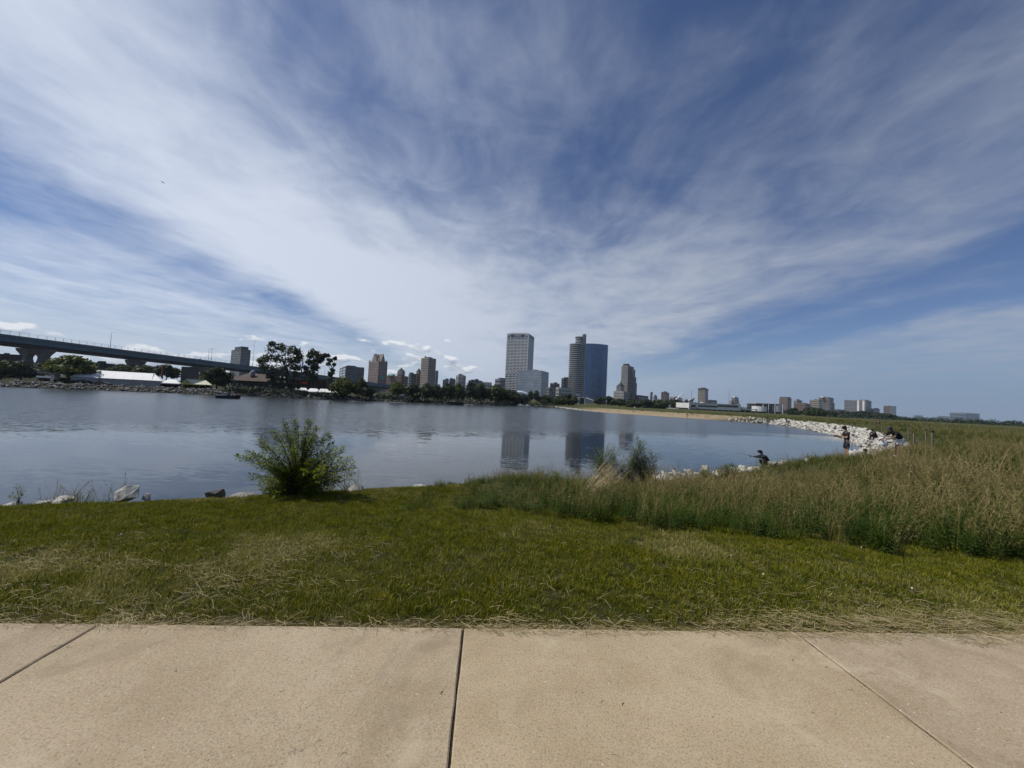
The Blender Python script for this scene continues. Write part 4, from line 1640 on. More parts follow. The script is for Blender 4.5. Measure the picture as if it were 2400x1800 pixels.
def sub(root, name, poly, z0, z1, m, poly2=None):
    """a part of a building given in world coordinates"""
    c = root.location
    P = [Vector(p) - Vector((c.x, c.y)) for p in poly]
    P2 = [Vector(p) - Vector((c.x, c.y)) for p in poly2] if poly2 else None
    return MB().prism(P, z0 - c.z, z1 - c.z, P2).build(name, m, root)


def build_city():
    G_DARK = glass('dark glass', (0.020, 0.026, 0.034))
    G_BLUE = glass('blue glass', (0.045, 0.135, 0.320), .28, .5)
    G_TEAL = glass('teal glass', (0.028, 0.044, 0.056))
    CON = wall('pale concrete', (0.40, 0.40, 0.39))
    WHITE = wall('white panels', (0.66, 0.66, 0.65))
    BRICK = wall('red brick', (0.180, 0.115, 0.095))
    BRICKP = wall('pinkish brick', (0.245, 0.185, 0.160))
    TAN = wall('tan stone', (0.30, 0.265, 0.225))
    GREY = wall('grey panels', (0.20, 0.205, 0.215))
    DGREY = wall('dark grey panels', (0.075, 0.080, 0.088))
    GREEN = wall('copper green', (0.060, 0.155, 0.125))
    ROOFD = wall('slate roof', (0.050, 0.062, 0.070))

    def bz(poly):
        return max(ground_z(p) for p in poly[:2]) - 1.0
    # --- left group
    P = foot(537, 559, 581, 620, R(38))
    z1 = top_z(559, 819, 620)
    o = block('apartment_tower', 'dark blue apartment tower with raised centre behind the bridge', P, 0, z1, G_DARK, GREY, 15, .30, (7, 7), .8, .3)
    Q = foot(544, 559, 576, 619, R(38))
    sub(o, 'penthouse', grow(Q, .2), z1, top_z(559, 811.5, 620), DGREY)
    P = foot(794, 808, 851, 560, R(60))
    z1 = top_z(820, 860, 560)
    o = block('office_block', 'broad dark glass office block with flat roof plant room left of the gabled tower', P, 0, z1, G_TEAL, DGREY, 9, .28, (2, 6), .7, .25)
    sub(o, 'plant_room', foot(808, 812, 832, 575, R(60)), z1, z1 + 3.2, DGREY)
    # gabled brick tower
    Y = 820
    P = foot(862, 885, 904.5, Y, R(44))
    z1 = top_z(885, 847.5, Y)
    o = block('gabled_tower', 'pinkish brick tower with steep green gabled roof and spire', P, 0, z1, G_DARK, BRICKP, 20, .55, (8, 7), 1.5, .4)
    A, C, B, D = P
    c2 = (A + B + C + D) / 4
    zr = top_z(885, 832, Y)
    for nm, (p, q) in (('gable', (A, C)), ('gable', (C, B)), ('gable', (B, D)), ('gable', (D, A))):
        m_ = (p + q) / 2
        i0, i1 = p.lerp(q, .24), p.lerp(q, .76)
        mid_in = m_.lerp(c2, .75)
        org = Vector((o.location.x, o.location.y))
        zz0, zz1 = z1 - o.location.z, zr - o.location.z
        v = [Vector((*(i0 - org), zz0)), Vector((*(i1 - org), zz0)), Vector((*(m_.lerp(p, .03) - org), zz1 + 4)), Vector((*(i0.lerp(c2, .7) - org), zz0)), Vector((*(i1.lerp(c2, .7) - org), zz0)), Vector((*(mid_in - org), zz1 + 4))]
        MB().add(v, [(0, 1, 2), (0, 2, 5, 3), (1, 4, 5, 2), (3, 5, 4), (0, 3, 4, 1)]).build(nm, BRICKP, o)
    sub(o, 'roof', grow(P, -7), z1, top_z(885, 834, Y), GREEN, [c2.lerp(q, .22) for q in P])
    sub(o, 'spire', [c2.lerp(q, .20) for q in P], top_z(885, 838, Y), top_z(885, 828, Y), ROOFD, [c2.lerp(q, .05) for q in P])
    for q in P:
        w = q.lerp(c2, .08)
        sub(o, 'turret', [w + Vector(d) for d in ((-2, -2), (2, -2), (2, 2), (-2, 2))], z1, z1 + 5, BRICKP, [w + Vector(d) for d in ((-.4, -.4), (.4, -.4), (.4, .4), (-.4, .4))])
    d = (B - C).normalized()
    nn = Vector((d.y, -d.x))
    gp = C + (B - C) * .30 + nn * .9
    gq = C + (B - C) * .72 + nn * .9
    sub(o, 'green_panel', [gp, gq, gq - nn * .5, gp - nn * .5], top_z(892, 888.5, Y), top_z(892, 880, Y), mat('teal banner', (.05, .33, .25), .7))
    # low brick block and pyramid-topped building
    P = foot(906, 940, 955, 700, R(30))
    z1 = top_z(940, 882, 700)
    o = block('brick_block', 'low red brick block below the pyramid-topped building', P, 0, z1, G_DARK, BRICK, 7, .55, (10, 5), 1.5, .3)
    sub(o, 'copper_roof', foot(906, 918, 922, 705, R(30)), z1, z1 + 2.5, GREEN, foot(908, 917, 921, 708, R(30)))
    P = foot(930, 940, 947, 860, R(40))
    zs = top_z(939, 871, 860)
    o = block('pyramid_building', 'small tower with a dark pointed pyramid roof', P, 0, zs, G_DARK, GREY, 12, .4, (4, 4), .8, .3)
    c2 = sum(P, Vector((0, 0))) / 4
    sub(o, 'pyramid_roof', grow(P, .5), zs + 1.1, top_z(939, 861, 860), ROOFD, [c2.lerp(q, .02) for q in P])
    sub(o, 'lower_wing', foot(929, 936, 948, 850, R(40)), 0, top_z(939, 880, 850), CON)
    P = foot(957, 962, 974, 780, R(50))
    block('dark_slab', 'dark narrow slab left of the brick stepped tower', P, 0, top_z(962, 877, 780), G_DARK, DGREY, 8, .4, (2, 4), .8, .3)
    P = foot(969, 976, 986, 800, R(45))
    z1 = top_z(976, 881, 800)
    o = block('stepped_brick_tower', 'red brick stepped tower half hidden by the tan tower', P, 0, z1, G_DARK, BRICK, 9, .5, (4, 4), 1.2, .3)
    Q = foot(974, 979, 986, 806, R(45))
    sub(o, 'upper_stage', Q, z1, top_z(978, 870, 806), BRICK)
    c3 = sum(Q, Vector((0, 0))) / 4
    sub(o, 'spire', Q, top_z(978, 870, 806), top_z(983, 863, 806), ROOFD, [c3.lerp(q, .1) for q in Q])
    # tan tower
    P = foot(984.5, 1001.5, 1018, 760, R(38))
    z1 = top_z(1001, 839.5, 760)
    o = block('tan_tower', 'tan stone tower with banded lit side and plain shaded side', P, 0, z1, DGREY, TAN, 21, .60, (0, 6), 1.6, .5)
    sub(o, 'roof_plant', grow(P, -7), z1 + 1, z1 + 3.2, DGREY)
    sub(o, 'chimney', [P[1].lerp(P[0], .6) + Vector(d) for d in ((0, 2), (2, 2), (2, 4), (0, 4))], z1, z1 + 5, DGREY)
    P = foot(1016, 1020, 1025.5, 900, R(45))
    block('blue_slab', 'small blue-grey slab peeking out right of the tan tower', P, 0, top_z(1020, 873, 900), G_BLUE, GREY, 9, .3, (2, 2), .6, .3)
    # octagonal tower
    Y = 900
    cx = at(1077, 900, Y).x
    rr = 11.0 * Y / FPX
    oc = [Vector((cx + rr * math.cos(R(22.5 + 45 * k)), Y + 20 + rr * math.sin(R(22.5 + 45 * k)))) for k in range(8)]
    z1 = top_z(1077, 880, Y)
    o = block('octagonal_tower', 'squat eight-sided grey tower with roof antennas above the trees', oc, 0, z1, G_DARK, CON, 5, .3, (2,) * 8, 2.2, .5)
    sub(o, 'roof_drum', grow(oc, -3), z1, z1 + 2.2, DGREY)
    for dx, h in ((-1, 9), (4, 4)):
        MB().tube([(dx, 0, z1), (dx, 0, z1 + h)], .25, 5).build('antenna', DGREY, o)
    for lab, x0, x1, yt, Y, m in (('low grey rooftop block left of the octagonal tower', 1038, 1051, 891, 820, GREY), ('second low roof just left of the octagonal tower', 1053, 1067, 890.5, 880, DGREY), ('low pale roof above the trees right of the octagonal tower', 1128, 1152, 897, 700, CON),
                                  ('dark flat-roofed block behind the tall dark tree', 1098, 1130, 893, 760, DGREY)):
        P = foot_flat(x0, x1, Y, 18)
        block('low_building', lab, P, 0, top_z((x0 + x1) / 2, yt, Y), G_DARK, m, 4, .5, (5,), 1, .3)
    # --- the tall striped skyscraper
    Y = 1000
    P = foot(1183.5, 1233.5, 1246.5, Y, R(17))
    z1 = top_z(1233, 781.5, Y)
    z0 = 4.0
    WS = wall('white aluminium', (0.66, 0.66, 0.66))
    o = block('striped_skyscraper', 'tallest skyscraper, white grid of dark window rows with lattice bands', P, z0, z1, G_DARK, None, group='city buildings')
    c = Vector((o.location.x, o.location.y))
    PP = [q - c for q in P]
    zt0, zt1 = top_z(1233, 790, Y) - z0, top_z(1233, 783.5, Y) - z0
    zb0, zb1 = top_z(1231, 881, Y) - z0, top_z(1231, 873.5, Y) - z0
    ring = MB().prism(grow(PP, .75), 0, 1.95)
    me = None
    zs = list(np.linspace(zb1 + .2, zt0 - 2.2, 24)) + list(np.linspace(0, zb0 - 2.0, 14)) + [zt1 + .1, zb0 - .9]
    for z in zs:
        if me is None:
            ob = ring.build('spandrel', WS, o)
            me = ob.data
        else:
            ob = link('spandrel', me, None, o)
        ob.location = (0, 0, z)
    A, C, B, D = PP
    for (a, b, n) in ((A, C, 6), (C, B, 3)):
        dd = (b - a).normalized()
        nn = Vector((dd.y, -dd.x))
        me = None
        for k in range(n + 1):
            q = a + (b - a) * (k / n) + nn * .1
            thick = 1.9 if k in (0, n) else .7
            ob = MB().box((0, 0, (z1 - z0) / 2), (thick, .9, z1 - z0), math.atan2(dd.y, dd.x)).build('pier', WS, o)
            ob.location = (q.x, q.y, .002 * k)
        # lattice bands
        for (l0, l1) in ((zb0, zb1), (zt0, zt1)):
            bay = 6 if n == 6 else 3
            for k in range(bay):
                if l0 == zt0 and n == 6 and 1 <= k <= 4:
                    continue
                u0, u1 = a + (b - a) * (k / bay), a + (b - a) * ((k + 1) / bay)
                um = (u0 + u1) / 2
                for (s, e) in (((u0, l0), (um, l1)), ((um, l1), (u1, l0))):
                    MB().tube([Vector((*(s[0] + nn * .8), s[1])), Vector((*(e[0] + nn * .8), e[1]))], .75, 4).build('lattice_strut', WS, o)
    dd = (C - A).normalized()
    nn = Vector((dd.y, -dd.x))
    s0, s1 = A.lerp(C, .20), A.lerp(C, .80)
    spn = MB().prism([s0 + nn * .5, s1 + nn * .5, s1 + nn * 1.2, s0 + nn * 1.2], zt0 + .4, zt1 - .2).build('sign_panel', mat('navy sign', (.02, .03, .08), .5), o)
    tx = bpy.data.curves.new('sign_lettering', 'FONT')
    tx.body = 'usbank'
    tx.size = 6.6
    tx.extrude = .12
    tx.align_x = 'CENTER'
    to = bpy.data.objects.new('sign_lettering', tx)
    COL.objects.link(to)
    to.parent = o
    cm = (s0 + s1) / 2 + nn * 1.5
    to.location = (cm.x, cm.y, (zt0 + zt1) / 2 - 2.0)
    to.rotation_euler = (PI / 2, 0, math.atan2(dd.y, dd.x))
    bpy.context.view_layer.update()
    tm = bpy.data.meshes.new_from_object(to.evaluated_get(bpy.context.evaluated_depsgraph_get()))
    mw = (to.location.copy(), to.rotation_euler.copy())
    bpy.data.objects.remove(to)
    tm.materials.clear()
    to = link('sign_lettering', tm, mat('sign white', (.8, .8, .8), .6), spn, mw[0])
    to.rotation_euler = mw[1]
    MB().prism(grow(PP, -8), z1 - z0, z1 - z0 + 2.5).build('roof_plant', mat('rust red plant', (.25, .10, .08), .8), o)
    MB().prism(grow(PP, .8), z1 - z0 - .6, z1 - z0 + .6).build('parapet', WS, o)
    MB().tube([(A.x * .6, A.y * .6, z1 - z0), (A.x * .6, A.y * .6, z1 - z0 + 9)], .3, 5).build('antenna', DGREY, o)
    P = foot(1160, 1172, 1184, 940, R(40))
    o = block('grey_block', 'grey banded block at the left foot of the tallest skyscraper', P, 0, top_z(1172, 889, 940), G_DARK, GREY, 6, .45, (), 1, .3)
    sub(o, 'plant_room', foot(1168, 1174, 1184, 945, R(40)), 10, top_z(1172, 885, 940), DGREY)
    # glass office block
    Y = 880
    P = foot(1212, 1267, 1285, Y, R(22))
    z1 = top_z(1267, 869.5, Y)
    G_PALE = glass('pale glass', (0.26, 0.31, 0.38), .2, .7)
    o = block('glass_office', 'broad pale glass office block in front of the tallest skyscraper', P, 0, z1, G_PALE, wall('glass mullion', (.36, .39, .43)), 11, .12, (9, 4), .35, .25)
    sub(o, 'plant_room', foot(1244, 1255, 1266, 890, R(22)), z1, top_z(1255, 866, 890), GREY)
    Q = [P[1].lerp(P[2], .25), P[1].lerp(P[2], .98), P[1].lerp(P[2], .98) + Vector((-5, 12)), P[1].lerp(P[2], .25) + Vector((-5, 12))]
    sub(o, 'stair_core', grow(Q, .6), 0, z1 + 1.5, G_TEAL)
    sub(o, 'corner_fin', [P[1] + Vector((0, -1.2)), P[1] + Vector((1.6, -1.0)), P[1] + Vector((1.6, 1)), P[1] + Vector((0, 1))], 0, z1, CON)
    # low blocks between
    for nm, lab, x0, xc, x1, yt, Y, core, tr, fl in (
            ('striped_block', 'low striped office block right of the glass office', 1282, 1288, 1308, 909, 760, G_DARK, GREY, 5),
            ('striped_block', 'wide low pale striped block at the left foot of the round tower', 1304, 1310, 1338, 909, 740, G_DARK, CON, 4),
            ('brick_block', 'small dark brick block above the low striped roofs', 1290, 1298, 1311, 899, 900, G_DARK, BRICK, 7),
            ('dark_slab', 'dark square block just left of the round tower', 1316, 1322, 1337, 887, 920, G_DARK, DGREY, 8)):
        P = foot(x0, xc, x1, Y, R(40))
        block(nm, lab, P, 0, top_z(xc, yt, Y), core, tr, fl, .45, (2, 4), .8, .3)
    # --- round banded tower
    Y = 900
    cx = at(1352.5, 868, Y).x
    rr = 17.2 * Y / FPX
    seg = 22
    cyl = [Vector((cx + rr * math.cos(2 * PI * k / seg), Y + 14 + rr * math.sin(2 * PI * k / seg))) for k in range(seg)]
    z1 = top_z(1355, 806, Y)
    BAL = wall('balcony concrete', (0.33, 0.33, 0.34))
    o = block('round_tower', 'slim round residential tower ringed by pale balconies with a higher drum on top', cyl, 0, z1, G_DARK, BAL, 30, .24, (), 1, 1.3, .8)
    cx2 = at(1361, 800, Y).x
    r2 = 9.5 * Y / FPX
    z2 = top_z(1361, 788, Y)
    top = [Vector((cx2 + r2 * math.cos(2 * PI * k / 16), Y + 16 + r2 * math.sin(2 * PI * k / 16))) for k in range(16)]
    sub(o, 'top_drum', top, z1 - 1, z2, G_DARK)
    for k in range(5):
        zz = z1 + (z2 - z1) * (k + .5) / 5
        sub(o, 'spandrel', grow(top, .7), zz, zz + 1.5, BAL)
    sub(o, 'roof_disc', grow(top, 2.0), z2, z2 + .9, BAL, grow(top, 1.0))
    fa, fb = at(1366, 850, Y - 4), at(1373.5, 850, Y - 4)
    sub(o, 'service_shaft', [Vector((fa.x, Y + 6)), Vector((fb.x, Y + 6)), Vector((fb.x, Y + 24)), Vector((fa.x, Y + 24))], 0, top_z(1370, 782, Y), GREY)
    fin = at(1338.5, 860, Y)
    for k in range(33):
        pass
    # --- blue curved glass tower
    Y = 960
    xa, xb = at(1372, 865, Y).x, at(1426, 865, Y).x
    n = 14
    fr = []
    for k in range(n + 1):
        t = k / n
        fr.append(Vector((xa + (xb - xa) * t, Y + 16 * (t - .35) ** 2 * 2 )))
    P = fr + [Vector((xb + 4, Y + 46)), Vector((xa, Y + 40))]
    z1 = top_z(1400, 806.5, Y)
    o = block('blue_glass_tower', 'broad curved blue glass tower right of the round tower', P, 0, z1, G_BLUE, None)
    c = Vector((o.location.x, o.location.y))
    fl = glass('blue glass joint', (0.050, 0.135, 0.300), .3, .5)
    me = None
    for k in range(30):
        if me is None:
            ob = MB().prism(grow([q - c for q in P], .12), 0, .5).build('spandrel', fl, o)
            me = ob.data
        else:
            ob = link('spandrel', me, None, o)
        ob.location = (0, 0, z1 * (k + 1) / 30.5)
    for k in range(0, n + 1, 2):
        q = fr[k] - c
        MB().box((q.x, q.y - .1, z1 / 2), (.3, .4, z1 - .4)).build('mullion', fl, o)
    for k in range(30):
        q = fr[-1] - c
        if k > 4:
            MB().box((q.x + .4, q.y + 1, z1 * (k + 1.3) / 30.5), (1.2, 3, 1.0)).build('corner_ledge', WS, o)
    MB().prism(grow([q - c for q in P], .3), z1 - .1, z1 + .9).build('parapet', GREY, o)
    # --- stone building and stepped tower
    Y = 860
    P = foot(1440, 1462, 1476, Y, R(34))
    STONE = wall('pale limestone wall', (0.36, 0.345, 0.32))
    z1 = top_z(1460, 918, Y)
    o = block('stone_building', 'classical pale stone building stepping up to a dark pyramid roof', P, 0, z1, G_DARK, STONE, 5, .5, (7, 5), 1.6, .4)
    Q = foot(1445.5, 1455, 1464, 868, R(34))
    zq = top_z(1455, 905, 868)
    sub(o, 'upper_stage', Q, z1, zq, STONE)
    for k in range(5):
        w = Q[0].lerp(Q[1], k / 4) + Vector((0, -.4))
        sub(o, 'pilaster', [w + Vector(d) for d in ((-.5, -.5), (.5, -.5), (.5, .5), (-.5, .5))], z1, zq, STONE)
    c3 = sum(Q, Vector((0, 0))) / 4
    sub(o, 'pyramid_roof', grow(Q, .6), zq, top_z(1455, 897, 868), ROOFD, [c3.lerp(q, .22) for q in Q])
    sub(o, 'lantern', [c3.lerp(q, .16) for q in Q], top_z(1455, 897.5, 868), top_z(1455, 892.5, 868), ROOFD, [c3.lerp(q, .1) for q in Q])
    Y = 900
    P = foot(1456, 1470, 1483.5, Y, R(42))
    z1 = top_z(1470, 858, Y)
    o = block('stepped_tower', 'grey stepped residential tower with round drum on its roof', P, 0, z1, G_DARK, wall('warm grey concrete', (.30, .29, .28)), 26, .35, (6, 6), 1.1, .6)
    cx = at(1472, 855, Y).x
    dr = [Vector((cx + 7.2 * math.cos(2 * PI * k / 14), Y + 14 + 7.2 * math.sin(2 * PI * k / 14))) for k in range(14)]
    sub(o, 'roof_drum', dr, z1, top_z(1472, 852, Y), DGREY)
    for xa, xb, yt in ((1481, 1488, 866), (1486, 1491, 884), (1489, 1493, 898)):
        sub(o, 'side_step', foot(xa, xa + 2, xb, 906, R(50)), 0, top_z(xa, yt, 906), GREY)
    # --- low skyline to the right of it
    S = [('low_building', 'dark low block right of the stepped tower', 1491, 1498, 1520, 927, 900, DGREY, 3), ('slim_tower', 'very slim dark tower standing alone above the wooded slope', 1525, 1527, 1530, 922, 1100, GREY, 8),
         ('gabled_house', 'small grey gabled roofs right of the slim tower', 1533, 1536, 1541, 930, 1050, GREY, 2), ('brick_block', 'brown brick apartment block left of the white mast', 1551, 1559, 1569, 920, 1200, BRICK, 9),
         ('stone_church', 'pale building with a small cupola behind the white mast', 1571, 1580, 1600, 931, 1250, STONE, 3), ('tan_apartment_tower', 'pale tan apartment tower with dark flat crown above the museum', 1637, 1652, 1660, 912, 1150, TAN, 14),
         ('low_building', 'dark low rooftops right of the tan apartment tower', 1660, 1668, 1681, 938, 1200, DGREY, 3), ('round_top_building', 'small stepped building with a pale domed roof right of the long museum box', 1716, 1722, 1732, 932, 1300, TAN, 8),
         ('low_building', 'low grey block with white dome left of the round white pavilion', 1752, 1756, 1764, 945, 1250, GREY, 4),
         ('twin_brick_tower', 'pinkish brick tower with dark crown right of the round white pavilion', 1827.5, 1846, 1855.5, 934, 1300, BRICKP, 10), ('pale_building', 'pale building with pitched roof right of the pinkish tower', 1861, 1868, 1880, 938, 1350, STONE, 5),
         ('long_brick_building', 'long low red brick building between two apartment blocks', 1864, 1888, 1900, 946.5, 1280, BRICK, 4), ('apartment_block', 'beige apartment block with many vertical window bays', 1899, 1920, 1928, 938, 1300, TAN, 7),
         ('apartment_tower', 'tallest brown apartment block on the right with pale roof box', 1920, 1944, 1954, 932.5, 1350, wall('brown grey brick', (.20, .17, .155)), 12), ('low_building', 'low brown roofs right of the tallest brown apartment block', 1955, 1962, 1982, 960, 1400, BRICK, 2),
         ('apartment_slab', 'wide grey apartment slab with pale vertical stripes', 1980, 2030, 2042.5, 939, 1500, GREY, 11), ('low_building', 'dark low block right of the grey apartment slab', 2043, 2050, 2062, 958, 1500, DGREY, 3),
         ('corner_block', 'small block with one red side and one white side, last before the bluff', 2072, 2087, 2100.5, 952.5, 1600, BRICK, 6)]
    for nm, lab, x0, xc, x1, yt, Y, tr, fl in S:
        r1 = at(x1, 900, 1).x
        th = max(R(36), math.atan(r1) + R(14))
        P = foot(x0, xc, x1, Y, th)
        z1 = top_z(xc, yt, Y)
        nb = max(2, int((xc - x0) / 3)), max(2, int((x1 - xc) / 3))
        o = block(nm, lab, P, 0, z1, G_DARK, tr, fl, .42, nb, 1.4, .4)
        if nm == 'tan_apartment_tower':
            sub(o, 'crown', grow(P, 2), z1, z1 + 2.2, DGREY)
            sub(o, 'lift_house', grow(P, -9), z1 + 2.2, z1 + 5, DGREY)
        if nm == 'twin_brick_tower':
            sub(o, 'crown', grow(P, -2), z1, top_z(xc, 930.5, Y), DGREY)
        if nm == 'apartment_tower':
            sub(o, 'roof_box', foot(1924, 1930, 1938, Y + 6, th), z1, top_z(xc, 929.5, Y), WHITE)
            sub(o, 'side_wing', foot(1948, 1952, 1957, Y + 20, th), 0, top_z(1950, 944, Y), tr)
        if nm == 'stone_church':
            cc = (P[0] + P[1]) / 2
            sub(o, 'cupola', [cc + Vector(d) for d in ((-4, 0), (4, 0), (4, 8), (-4, 8))], z1, z1 + 4, STONE, [cc + Vector(d) for d in ((-1, 3), (1, 3), (1, 5), (-1, 5))])
        if nm in ('round_top_building',):
            sub(o, 'dome', grow(P, -6), z1, z1 + 4, WHITE, grow(P, -10))
            sub(o, 'lower_wing', foot(1711, 1716, 1734, Y - 6, th), 0, top_z(1716, 939, Y), tr)
        if nm == 'corner_block':
            sub(o, 'white_side', [P[1] + Vector((.5, -1)), P[2] + Vector((1.2, -.3)), P[2], P[1]], 0, z1, WHITE)
            sub(o, 'red_roof', grow(P, .9), z1 + 1, z1 + 2.2, BRICK)
        if nm == 'apartment_slab':
            for f0 in (.60, .84):
                a, b = P[0].lerp(P[1], f0), P[0].lerp(P[1], f0 + .08)
                sub(o, 'white_stripe', [a + Vector((0, -1.4)), b + Vector((0, -1.4)), b, a], 0, z1, WHITE)
            sub(o, 'roof_box', foot(2020, 2030, 2036, Y + 4, th), z1, z1 + 4, GREY)
        if nm == 'gabled_house':
            m0, m1 = (P[0] + P[3]) / 2, (P[1] + P[2]) / 2
            sub(o, 'roof', grow(P, .6), z1, z1 + 6, ROOFD, [m0, m1, m1 + Vector((0, .1)), m0 + Vector((0, .1))])
    # far white plant on the bluff
    Y = 2300
    P = foot_flat(2226, 2262, Y, 50)
    o = block('white_plant', 'long white and glass buildings on top of the distant bluff', P, 0, top_z(2244, 968, Y), G_PALE, WHITE, 3, .4, (8,), 2, .6)
    sub(o, 'side_hall', foot_flat(2263, 2296, Y, 50), 0, top_z(2280, 970, Y), G_PALE)
    sub(o, 'side_hall_roof', foot_flat(2263, 2297, Y - 1, 50), top_z(2280, 970, Y), top_z(2280, 968.5, Y), WHITE)
    sub(o, 'low_hall', foot_flat(2200, 2226, Y, 40), 0, top_z(2210, 975, Y), WHITE)
    sub(o, 'stack', foot_flat(2257, 2259.5, Y, 4), 0, top_z(2258, 965.5, Y), WHITE)
    Y = 2400
    P = foot_flat(2142, 2164, Y, 40)
    block('white_sheds', 'low pale sheds on the bluff left of the long white buildings', P, 0, top_z(2150, 973.5, Y), WHITE, WHITE, 2, .3, (), 1, .4)
    # tall thin masts
    for lab, x, yt, yb, Y, w in (('thin lattice mast above the right end of the museum box', 1708, 915, 955, 900, .5), ('faint thin mast behind the sail roof', 1620, 913, 945, 900, .5)):
        p = at(x, yb, Y)
        H = top_z(x, yt, Y) - p.z
        q = MB().tube([(0, 0, 0), (0, 0, H)], [w, w * .4], 4)
        for k in range(8):
            q.box((0, 0, H * (k + 1) / 9), (1.2, .3, .3))
        o = q.build('radio_mast', DGREY, None, False, p)
        tag(o, lab, 'mast', 'thin masts on the skyline')


build_city()


def build_museum():
    WHITE = wall('white panels', (0.66, 0.66, 0.65))
    G_DARK = glass('dark glass', (0.020, 0.026, 0.034))
    CON = wall('pale concrete', (0.40, 0.40, 0.39))
    GREYM = mat('grey steel fins', (0.34, 0.35, 0.36), .5, None, .1)
    # winged pavilion with leaning mast
    Y = 420
    b = at(1585, 956, Y)
    o = empty('winged_pavilion', b, 'white museum pavilion with a leaning mast and grey winged roof', 'pavilion')

    def L(x, y, dy=0):
        return at(x, y, Y + dy) - b
    MB().tube([L(1569, 952), L(1584, 937), L(1601, 921)], [.9, 1.0, .35], 8).build('mast', WHITE, o)
    for k in range(9):
        MB().tube([L(1601 - k * 2.2, 921 + k * 2.1), L(1612 + k * 1.6, 944 - k * .2, 6)], .05, 3).build('stay_cable', WHITE, o)
    v = []
    for k in range(9):
        t = k / 8
        x = 1568 + 36 * t
        hgt = 3.0 + 3.0 * t
        v += [L(x, 956 + .4), L(x, 956 - hgt), L(x, 956 - hgt, 14), L(x, 956 + .4, 14)]
    f = []
    for k in range(8):
        a, c = 4 * k, 4 * k + 4
        f += [(a, c, c + 1, a + 1), (a + 1, c + 1, c + 2, a + 2), (a + 2, c + 2, c + 3, a + 3)]
    f += [(0, 1, 2, 3), (35, 34, 33, 32)]
    MB().add(v, f).build('hall', WHITE, o)
    for k in range(4):
        x = 1574 + 8 * k
        q = [L(x + 3 * math.cos(a), 956.3 - 2.4 * math.sin(a), -.4) for a in np.linspace(0, PI, 8)]
        MB().add(q, [tuple(range(7, -1, -1))]).build('arch_window', G_DARK, o)
    # the wing: two fans of fins
    for (x0, y0, x1, y1, xt, yt) in ((1602, 948, 1612, 934, 1604, 938), (1606, 949, 1629, 931, 1616, 947)):
        for k in range(12):
            t = k / 11
            p = L(x0 + (xt - x0) * t, y0 + (yt - y0) * t, 2)
            q = L(x1 + (xt + 6 - x1) * t * .6, y1 + (y0 - y1) * t * .55, 12 * (t - .3))
            MB().tube([p, (p + q) / 2 + Vector((0, 0, 1.2)), q], [.75, .8, .2], 4).build('wing_fin', GREYM, o)
    MB().add([L(1603, 956), L(1616, 956), L(1612, 938, 4), L(1606, 940, 4), L(1616, 956, 16), L(1612, 942, 14)], [(0, 1, 2, 3), (1, 4, 5, 2)]).build('glass_nave', G_DARK, o)
    # footbridge
    b = at(1575, 961, 400)
    o = empty('footbridge', b, 'thin white arched footbridge running to the pavilion', 'bridge')
    q = [at(x, y, 400) - b for x, y in ((1540, 961), (1556, 958), (1572, 957.2), (1588, 958.5), (1610, 962.5))]
    MB().tube(q, .55, 6).build('deck', WHITE, o)
    for k in range(26):
        x = 1544 + k * 2.4
        y = np.interp(x, [1540, 1556, 1572, 1588, 1610], [961, 958, 957.2, 958.5, 962.5])
        MB().tube([at(x, y, 400) - b, at(x, y - 1.8, 400) - b], .10, 3).build('baluster', WHITE, o)
    for x in (1552, 1578, 1600):
        MB().tube([at(x, 958.5, 400) - b, at(x, 967, 400) - b], .35, 5).build('support', CON, o)
    # long white box on columns
    Y = 380
    b = at(1674, 966, Y)
    o = empty('long_museum_box', b, 'long white box-like museum wing raised on columns with a ribbon window', 'building')

    def bx(x0, x1, y0, y1, dy0, dy1, nm, m):
        zt, zb = at((x0 + x1) / 2, y0, Y).z - b.z, at((x0 + x1) / 2, y1, Y).z - b.z
        xa, xb = at(x0, (y0 + y1) / 2, Y).x - b.x, at(x1, (y0 + y1) / 2, Y).x - b.x
        return MB().box(((xa + xb) / 2, (dy0 + dy1) / 2, (zt + zb) / 2), (xb - xa, dy1 - dy0, zt - zb)).build(nm, m, o)
    bx(1614, 1734, 947, 959, 0, 30, 'upper_box', WHITE)
    for x0, x1, y0, y1 in ((1614, 1734, 945.6, 947.2), (1614, 1734, 957.5, 959.6)):
        bx(x0, x1, y0, y1, -.9, 0, 'rim', WHITE)
    bx(1613.5, 1618, 947, 959, -.9, 0, 'rim', WHITE)
    bx(1630.5, 1635, 947, 958, -.9, 0, 'rim', WHITE)
    bx(1729.5, 1734.5, 947, 959, -.9, 0, 'rim', WHITE)
    bx(1618.5, 1630, 949, 956, -.35, .1, 'window', G_DARK)
    bx(1636, 1682, 950.5, 954.2, -.35, .1, 'ribbon_window', G_DARK)
    bx(1682.6, 1729, 950.5, 954.2, -.35, .1, 'ribbon_window', G_DARK)
    bx(1616, 1776, 960, 968, 4, 26, 'lower_hall', G_DARK)
    for k in range(13):
        x = 1618 + k * 13
        bx(x, x + 1.4, 959.6, 968.5, 1.0, 1.8, 'column', CON)
    bx(1734, 1776, 958.5, 960.5, 0, 26, 'colonnade_roof', WHITE)
    bx(1656, 1661, 943.5, 946, 8, 14, 'roof_vent', WHITE)
    # round white pavilion
    Y = 400
    b = at(1808, 968, Y)
    o = empty('round_pavilion', b, 'white drum-shaped pavilion with glass hall under a thin flat roof', 'building')
    k = Y / FPX

